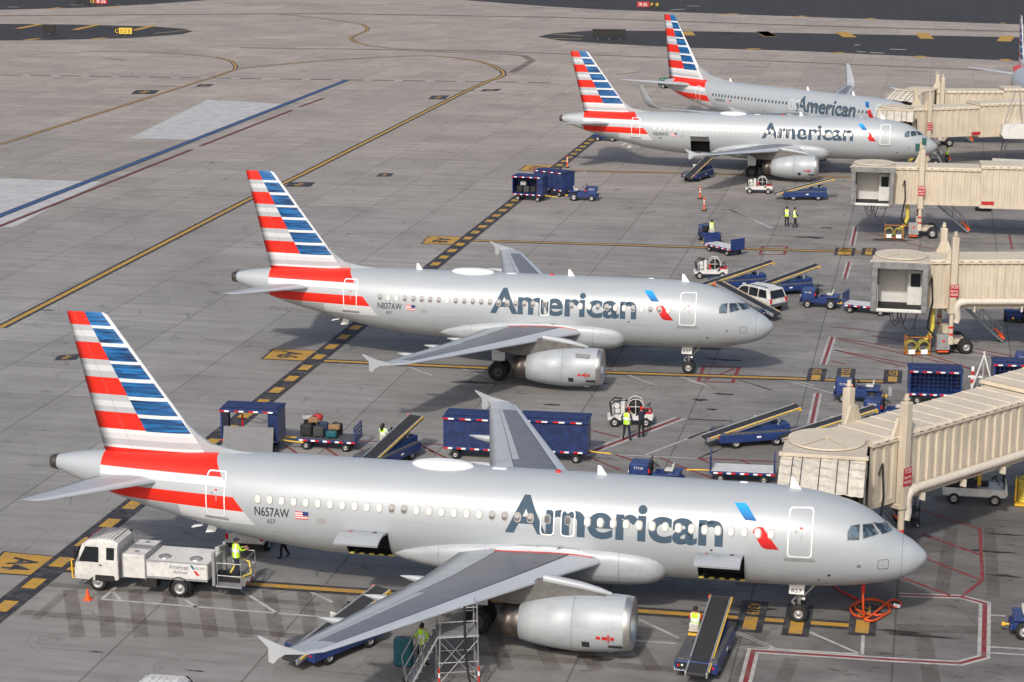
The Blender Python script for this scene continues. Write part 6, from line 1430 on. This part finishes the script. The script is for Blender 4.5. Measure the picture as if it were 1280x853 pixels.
def reel_cart(label, loc, rz):
    r = thing('cable_reel_cart', label, 'hose cart', loc, rz, 'yellow hose carts by the bridge bases')
    q = MB(); q.box((0, 0, .12), (1.6, .7, .08)); 
    for x in (-.75, .75): q.cyl((x, -.3, .12), (x, -.3, 1.25), .03, 6); q.cyl((x, .3, .12), (x, .3, 1.25), .03, 6); q.cyl((x, -.3, 1.25), (x, .3, 1.25), .03, 6)
    q.cyl((-.75, 0, 1.1), (1.9, 0, 1.1), .04, 8); q.build('frame', mat('dull_orange_frame', (.45, .16, .03), .6, dirt=.4), r)
    for x in (-.42, .38):
        q = MB()
        for k in range(6): q.tube([(x+.34*math.cos(TAU*i/14), -.25+.1*k, .55+.36*math.sin(TAU*i/14)) for i in range(15)], .06, 6)
        q.build('coiled_hose', mat('olive_hose', (.26, .23, .05), .7, dirt=.3), r)
        q = MB(); q.box((x, -.38, .25), (.42, .03, .3)); q.build('white_tag', WOUT, r)
    return r
# ---------------------------------------------------------------- placing
boarding_bridge('cream boarding bridge docked on the nearest airliner, its canopy folded on the fuselage', (-4.45, 5.35), R(-90), R(53), 26, 3.35, 3.15, 6.2, docked=True, gang=4.35, bell_drop=.95, step2=13.5)
boarding_bridge('cream boarding bridge with open white cab beside the nose of the middle airliner', (-2.15, 49.3), R(-90), R(13), 13, 3.0, 3.0, 6.1, depth=.045, pitch=.5)
boarding_bridge('cream boarding bridge with open white cab and two teal lamp boxes on top', (-5.2, 90.6), R(-90), R(2.5), 19, 3.85, 2.85, 5.95, depth=.045, pitch=.5, duct=False, lamp=True)
boarding_bridge('cream boarding bridge docked on the third-row airliner with red notice on its lower edge', (-4.3, 129.6), R(-90), R(27), 17, 2.9, 3.1, 6.1, docked=True, gang=4.0, duct=False)
boarding_bridge('cream boarding bridge with sagging brown canopy docked on the farthest whole airliner', (-1.9, 146.9), R(-126), R(11), 10.8, 1.9, 3.1, 6.1, docked=True, gang=4.0, duct=False)

SS = 'belt loaders on the apron'
def belt(label, x, y, deg, **k):
    o = belt_loader(label, (x, y, 0), R(deg), **k); o.scale = (.82, .86, .9); return o
bl = belt('belt loader half hidden under the near wing of the closest airliner', -22.8, -7.3, 62, a1=2.15)
b2 = belt('belt loader with a seated driver below the forward hold, code on its rear', -8.35, -5.3, 86, a0=.6, a1=1.95, code='LG236')
def bdup(src, label, x, y, deg):
    o = dup(src, (x, y, 0), R(deg), label); return o
bdup(bl, 'unattended belt loader alone on open concrete beyond the nose of the nearest airliner', -9.4, 25.7, 26)
bdup(bl, 'belt loader driven by a long-haired woman beyond the roof of the nearest airliner', -27.5, 18.0, 72)
bdup(bl, 'belt loader tucked behind the roof of the closest boarding bridge', -5.4, 26.4, 22)
bdup(bl, 'belt loader between the white hydrant cart and the white suv', -14.0, 65.8, 28)
bdup(bl, 'belt loader parked directly behind the white suv', -10.6, 65.0, 32)
bdup(bl, 'belt loader whose low end pokes out between airliner nose and white suv', -12.6, 57.0, 146)
bdup(bl, 'belt loader beside the engine of the third-row airliner', -11.9, 107.4, 12)
bdup(bl, 'low belt loader standing under the tail of the third-row airliner', -22.9, 117.3, 72)
tr = tractor('blue tractor seen over the nearest airliner roof with a red seat back', (-13.3, 16.9, 0), R(178))
tr.scale = (.86, .9, .93)
def tdup(label, x, y, deg): return dup(tr, (x, y, 0), R(deg), label)
tdup('blue tractor left of the caged cart, its big rear wheels in view', -4.1, 35.8, 178)
tdup('blue tractor peeking over the roof of the nearest bridge', -2.3, 31.6, 174)
tdup('blue tractor right of the white suv, towing a small cart', -7.7, 61.0, 172)
t16 = tdup('blue tractor with a seated driver, pulling a flat cart', -18.1, 84.2, 113)
tdup('blue tractor pulling two loaded covered carts', -31.7, 102.5, 3)
tdup('tiny blue tractor under the tail of the third-row airliner', -36.1, 142.8, 180)
tdup('blue tractor at the right edge behind the stairs of the middle bridge', 5.6, 59.8, 80)
tdup('blue tractor below the far open bridge, seen from behind', 4.2, 105.2, 88)
tdup('blue tractor at the right edge beyond the second caged cart', 6.3, 44.6, 175)
tw = tdup('blue tractor with yellow hitch entering at the bottom right edge', 4.75, .3, 2); tw['group'] = 'blue baggage tractors'
GREENP = mat('green_paint', (.03, .13, .06), .45, vary=.2, dirt=.3)
gt = thing('green_tractor', 'small green tractor behind the tail of the farthest airliner', 'baggage tractor', (-35.8, 197, 0), R(170))
for ch in kids(tr):
    c = copy_tree(ch, gt)
    if c.name.startswith('body'): c.data = c.data.copy(); c.data.materials[0] = GREENP
cv = covered_cart('blue covered cart with closed curtains left of the far wing', (-23.1, 20.3, 0), R(2), 'cloth', L=3.55)
dup(cv, (-19.15, 20.7, 0), R(3), 'blue covered cart with closed curtains right of the far wing')
covered = dup(cv, (-39.9, 53.5, 0), R(2), 'covered blue cart behind the middle airliner, only its roof showing')
c5 = covered_cart('open blue covered cart with a grey sheet hanging in front near the striped tail', (-35.2, 19.3, 0), R(4), 'open', L=3.1, back='')
q = MB(); q.add([(-1.35, -.9, 1.42), (1.35, -.9, 1.42), (1.45, -1.75, .12), (-1.25, -1.75, .12), (-1.35, -.93, 1.38), (1.35, -.93, 1.38), (1.45, -1.78, .08), (-1.25, -1.78, .08)], [(0,1,2,3), (7,6,5,4), (0,4,5,1), (1,5,6,2), (2,6,7,3), (3,7,4,0)]); q.build('lowered_side_panel', mat('grey_tarpaulin', (.17, .175, .18), .75, vary=.1), c5)
q = MB(); q.cyl((-.55, -.1, .65), (-.55, -.1, 1.9), .05, 8); q.build('striped_pole', LAMPR, c5)
c9 = covered_cart('caged blue cart left of the white tripod mast', (.2, 36.6, 0), R(4), 'mesh', L=3.0, h=2.0)
dup(c9, (5.0, 39.2, 0), R(4), 'caged blue cart at the right edge beside the white tripod mast')
cov18 = covered_cart('open covered cart loaded with bags on the far dashed line', (-36.5, 101.5, 0), R(-7), 'open', L=2.9)
dup(cv, (-34.9, 105.0, 0), R(-28), 'closed covered cart behind the loaded cart on the dashed line')
fc = flat_cart('flat cart piled with suitcases beyond the nearest airliner', (-31.3, 20.2, 0), R(180), gates=(1, 0))
f2 = flat_cart('empty flat cart with pale deck beyond the nose of the nearest airliner', (-9.2, 19.0, 0), R(184), gates=(2, 2), board=True)
dup(f2, (-16.4, 79.6, 0), R(137), 'empty pale-decked flat cart towed by a driven tractor')
dup(f2, (-4.4, 59.8, 0), R(165), 'flat cart half hidden by the open bridge cab')
rs = random.Random(5); LG = 'suitcases piled on the flat cart'
for i, (dx, dy, dz, d, rz, mi, nm) in enumerate([(-1.25, -.3, .66, (.62, .3, .62), 3, 0, 'black suitcase at the left end of the pile'), (-.55, -.35, .66, (.6, .3, .55), -4, 1, 'charcoal suitcase second from the left in the front row'), (.15, -.38, .66, (.6, .32, .36), 5, 4, 'teal bag low at the front right of the pile'), (.2, .0, .98, (.62, .34, .3), 12, 2, 'tan duffel lying on the teal bag'), (-1.2, .25, .66, (.65, .3, .75), 0, 0, 'black suitcase at the back left of the pile'), (-.5, .28, .66, (.6, .3, .62), 6, 5, 'navy suitcase in the back row of the pile'), (.25, .35, .66, (.6, .3, .6), -8, 0, 'black suitcase at the back right of the pile'), (-.95, .0, 1.30, (.55, .3, .3), 15, 2, 'tan bag lying on top of the pile'), (-.75, .22, 1.42, (.5, .3, .3), -10, 3, 'red bag on the very top of the pile'), (-1.3, .1, 1.44, (.55, .3, .22), 25, 6, 'silver case tilted on top left of the pile')]):
    suitcase(nm, (-31.2+dx, 20.2+dy, dz), d, R(rz), mi, group=LG)
for i, (dx, dz, mi, nm) in enumerate([(-.95, .7, 0, 'black suitcase in the loaded far cart, leftmost'), (-.3, .7, 1, 'charcoal suitcase in the middle of the loaded far cart'), (.35, .7, 0, 'black suitcase right of middle in the loaded far cart'), (.95, .7, 3, 'red suitcase at the right of the loaded far cart'), (-.6, 1.33, 6, 'silver suitcase on top in the loaded far cart')]):
    suitcase(nm, (-36.5+dx, 101.4-dx*.12, dz), (.55, .35, .58 if dz < 1 else .4), R(-7), mi, group='suitcases in the far cart')
suitcase('big teal suitcase standing by the worker under the near wing', (-19.8, -8.1, 0), (.72, .42, 1.12), R(4), 4)
hc = hydrant_cart('white hydrant cart with two workers standing in front', (-16.3, 28.1, 0), R(10))
hc.scale = (.86, .86, .9)
dup(hc, (-16.4, 69.6, 0), R(12), 'white hydrant cart behind the roof of the middle airliner')
dup(hc, (-16.3, 110.2, 0), R(5), 'small white hydrant cart by the third-row airliner engine')
suv('white suv with dark windows and roof rails beyond the middle airliner nose', (-12.3, 59.9, 0), R(142))
pickup('white pickup seen from behind under the tail of the nearest airliner', (-30.1, 5.2, 0), R(92))
van('white van whose roof shows at the bottom edge of the frame', (-26.6, -16.35, 0), R(92))
lav_truck('white lavatory truck with tank and rear lift platform by the tail', (-32.15, -1.85, 0), R(180))
utility_cart('white utility cart with canopy below the nearest bridge', (2.2, 17.9, 0), R(1))
stair_stand('aluminium maintenance stand with steep steps under the near wing', (-17.3, -9.6, 0), R(20))
cone('small orange cone beside the lavatory truck', (-34.7, -3.9, 0))
stanchion('orange post on the far dashed line behind the covered carts', (-36.7, 122.0, 0)); stanchion('orange post nearer the third-row airliner, upper of two', (-21.3, 105.6, 0)); stanchion('orange post on open concrete, lower of two', (-20.2, 99.1, 0))
reel_cart('yellow hose cart at the base of the middle open bridge', (-.9, 48.2, 0), R(13)); reel_cart('yellow hose cart at the base of the far open bridge', (-3.3, 89.0, 0), R(2))
# yellow coil at right edge, tool cart by the near bridge base
r = thing('hose_coil_stand', 'yellow coiled hose on a stand at the right edge', 'hose cart', (4.9, 18.0, 0), 0)
q = MB()
for k in range(7): q.tube([(.55*math.cos(TAU*i/18), .55*math.sin(TAU*i/18), .25+.16*k) for i in range(19)], .10, 8)
q.build('coiled_hose', YELB, r)
q = MB(); q.box((0, 0, .1), (1.5, 1.3, .12), b=.02); q.box((-.7, 0, .7), (.08, .3, 1.3)); q.build('stand', YEL, r)
r = thing('tool_cart', 'black tool cart with red bag at the foot of the nearest bridge', 'tool cart', (-1.0, 13.3, 0), R(20))
q = MB(); q.box((0, 0, .35), (1.2, .75, .08)); q.box((0, 0, .85), (1.2, .75, .06))
for x in (-.56, .56):
    for y in (-.33, .33): q.cyl((x, y, .15), (x, y, 1.3), .025, 6)
q.build('frame', BLACK, r)
q = MB(); q.box((-.1, 0, 1.02), (.6, .5, .28), b=.08); q.build('red_bag', REDC, r); q = MB(); q.box((.15, .05, .58), (.6, .5, .36), b=.05); q.build('equipment_box', DGREY, r)
for x in (-.5, .5):
    for y in (-.33, .33):
        q = MB(); q.wheel((x, y, .13), .13, .07, 0, 1, 12); q.build('caster', [BLACK, RIM], r)
# tripod mast by the caged carts
r = thing('tripod_mast', 'white tripod mast between the two caged blue carts', 'mast', (3.0, 39.3, 0), 0)
for a in (90, 215, 325):
    q = MB(); q.cyl((.9*math.cos(R(a)), .9*math.sin(R(a)), 0), (0, 0, 2.3), .06, 8, .05); q.build('leg', WHITE, r)
q = MB(); q.cyl((0, 0, 2.2), (0, 0, 2.5), .07, 8); q.build('mast_head', WHITE, r)
r = thing('striped_post', 'short red and white post left of the white tripod mast', 'post', (2.4, 39.5, 0)); q = MB()
for k in range(6): q.cyl((0, 0, .25*k), (0, 0, .25*k+.25), .10, 12, m=k % 2)
q.build('post', [RED, WOUT], r); q = MB(); q.box((.15, 0, .9), (.8, .08, .1)); q.build('cross_arm', WOUT, r)
# power cable hanging from the nose of the nearest airliner
r = thing('power_cable', 'orange power cable looped on the ground under the nearest nose', 'power cable', (-2.5, 0, 0), 0)
q = MB(); q.tube(smooth_path([(0, .2, 1.62), (.0, .22, 1.2), (.03, .3, .6), (.05, .6, .12), (-.4, 1.0, .08), (-.5, 1.9, .08), (.0, 2.8, .08), (.8, 2.6, .08), (1.1, 1.6, .08), (.6, 1.0, .10), (-.1, 1.2, .12), (-.35, 2.0, .1), (.3, 2.9, .1), (1.0, 2.4, .1), (1.35, 2.1, .09), (1.55, 2.6, .09), (1.2, 3.0, .09), (.9, 2.2, .16), (.3, .6, .15), (.1, .3, .14), (.5, .35, .1), (1.0, 1.3, .1)]), .047, 8); q.build('cable', mat('dull_orange_rubber', (.62, .075, .015), .6, vary=.2), r)
q = MB(); q.tube([(-1.5, 4.6, .07), (-1.0, 3.6, .07), (-.3, 2.8, .07)], .05, 8); q.build('red_lead', RED, r)
q = MB(); q.cyl((0, .2, 1.35), (0, .2, 1.85), .085, 10); q.build('plug', RED, r); q = MB(); q.cyl((1.25, 2.2, .15), (1.5, 2.1, .15), .08, 10); q.build('plug', WOUT, r)
# platform and barrier beside the far docked bridge
r = thing('service_platform', 'white hull-shaped service platform on legs at the right edge', 'platform', (7.6, 133.5, 0), R(8))
q = MB(); q.prism([(-1.2, 2.9), (-1.5, 3.3), (-1.35, 4.3), (2.5, 4.5), (2.5, 2.9)], 'y', -1.2, 1.2); q.build('hull', WHITE, r)
for x in (-.8, 1.8):
    for y in (-.9, .9):
        q = MB(); q.cyl((x-.5, y, 0), (x, y, 2.9), .06, 8); q.build('leg', DGREY, r)
for x0, x1 in ((-1.2, -.3), (.6, .1), (1.0, 1.9)):
    q = MB(); q.cyl((x0, -1.0, 4.4), (x1, -1.0, 7.8), .05, 8); q.build('slanted_pole', GREY, r)
r = thing('concrete_barrier', 'pale concrete barrier block under the service platform', 'barrier', (7.6, 131.3, 0), R(-8)); q = MB(); q.prism([(-.35, 0), (.35, 0), (.3, .2), (.12, .45), (.09, .95), (-.09, .95), (-.12, .45), (-.3, .2)], 'x', -2.1, 2.1); q.build('block', mat('barrier_concrete', (.42, .41, .39), .8, dirt=.3), r)
# small steps beside the third-row nose
r = thing('mobile_steps', 'small white wheeled steps by the third-row nose', 'steps', (-.1, 132.4, 0), R(120)); q = MB()
for k in range(5): q.box((.28*k-.5, 0, .22+.25*k), (.3, .7, .05))
q.build('tread', GREY, r); q = MB()
for y in (-.36, .36): q.tube([(-.7, y, .1), (.7, y, 1.35), (.7, y, 2.2), (-.5, y, 1.1)], .03, 6)
q.build('handrail', WHITE, r)
# taxiway signs and boxes
def airfield_sign(label, x, y, rz, panels, h=1.1):
    r = thing('taxiway_sign', label, 'airfield sign', (x, y, 0), rz, 'airfield signs by the taxiway'); xx = -sum(p[0] for p in panels)/2
    for w, txt, m, tm in panels:
        q = MB(); q.box((xx+w/2, 0, .35+h/2), (w, .25, h), b=.02); p = q.build('sign_panel', m, r)
        if txt: text_on('sign_lettering', txt, plane_M((xx+w/2, -.131, .35+h/2), (1,0,0), (0,0,1)), w*.72, h*.6, tm, p)
        q = MB(); q.cyl((xx+w/2, 0, 0), (xx+w/2, 0, .4), .05, 6); q.build('sign_leg', GREY, r); xx += w
BK = mat('sign_black', (.01, .01, .01), .5); SY = mat('sign_yellow', (.75, .52, .06), .45, vary=.05)
airfield_sign('black and yellow taxiway sign on the left asphalt island', -140.3, 258.5, R(8), [(.8, 'C', BK, SY), (2.3, 'B D B', SY, BK)], 1.05)
airfield_sign('long black, yellow and red taxiway sign at the top left corner', -175.6, 327.5, R(8), [(3.0, '', BK, SY), (1.2, 'C8', BK, SY), (2.6, '8-26', SIGNR, WOUT)], 1.1)
airfield_sign('red and black taxiway sign on the far asphalt behind the tails', -59.7, 345.5, R(6), [(2.6, '7R-25L', SIGNR, WOUT), (2.2, 'F 8', BK, SY)], 1.1)
airfield_sign('black sign back with pale top on the far asphalt island', -56, 270, R(6), [(1.9, '', BK, SY), (1.9, '', BK, SY), (1.9, '', BK, SY)], 1.5)
airfield_sign('black sign back on the left asphalt island by the frame edge', -153.6, 257.2, R(8), [(2.2, '', BK, SY)], 1.4)

# ---------------------------------------------------------------- people
G2 = 'ramp workers'
person('worker in a yellow vest and dark cap on the lavatory truck platform', (-28.85, -1.6, .66), R(40), 'reach', HIVIS, NAVY, True, cap=NAVY, group=G2)
person('worker walking behind the nearest tail, only dark legs showing', (-28.2, 2.9, 0), R(200), 'walk', HIVIS, DARKC, True, group=G2)
person('worker in a green vest inside the open covered cart by the striped tail', (-34.8, 21.0, 0), R(-10), 'point', NAVY, DARKC, True, vest_m=mat('hi_vis_green', (.10, .55, .05), .7), group=G2)
person('woman with long dark hair driving a belt loader', (-27.95, 18.9, .33), R(72), 'sit', REFL, DARKC, True, hair='long', seat_h=.72, group=G2)
person('worker with a yellow vest seen from behind, left of the pair by the hydrant cart', (-16.0, 24.9, 0), R(75), 'wide', NAVY, NAVY, True, scale=1.03, group=G2)
person('worker in dark clothes at the right of the pair by the hydrant cart', (-15.3, 25.6, 0), R(120), 'reach', NAVY, DARKC, False, cap=REDC, group=G2)
person('belt loader driver in red sleeves and a black cap', (-8.86, -4.47, .36), R(86), 'sit', REDC, NAVY, True, cap=BLACK, seat_h=.76, group=G2)
person('worker in a green vest beside the teal suitcase under the wing', (-19.1, -7.9, 0), R(70), 'wide', HIVIS, DARKC, True, group=G2)
person('worker in a yellow vest, left of two walking on open concrete', (-12.4, 92.6, 0), R(80), 'stand', DARKC, DARKC, True, group=G2)
person('worker in a yellow vest, right of two walking on open concrete', (-11.7, 92.3, 0), R(20), 'walk', DARKC, DARKC, True, group=G2)
person('driver in a yellow vest on the tractor with the flat cart', (-17.85, 83.6, .38), R(113), 'sit', NAVY, NAVY, True, cap=NAVY, seat_h=.75, group=G2)
person('worker in a yellow vest standing by the third-row nose', (1.0, 133.8, 0), R(80), 'stand', WOUT, DARKC, True, group=G2)
person('small worker in a yellow vest beyond the loaded far cart', (-36.9, 103.1, 0), R(-90), 'stand', NAVY, DARKC, True, group=G2)
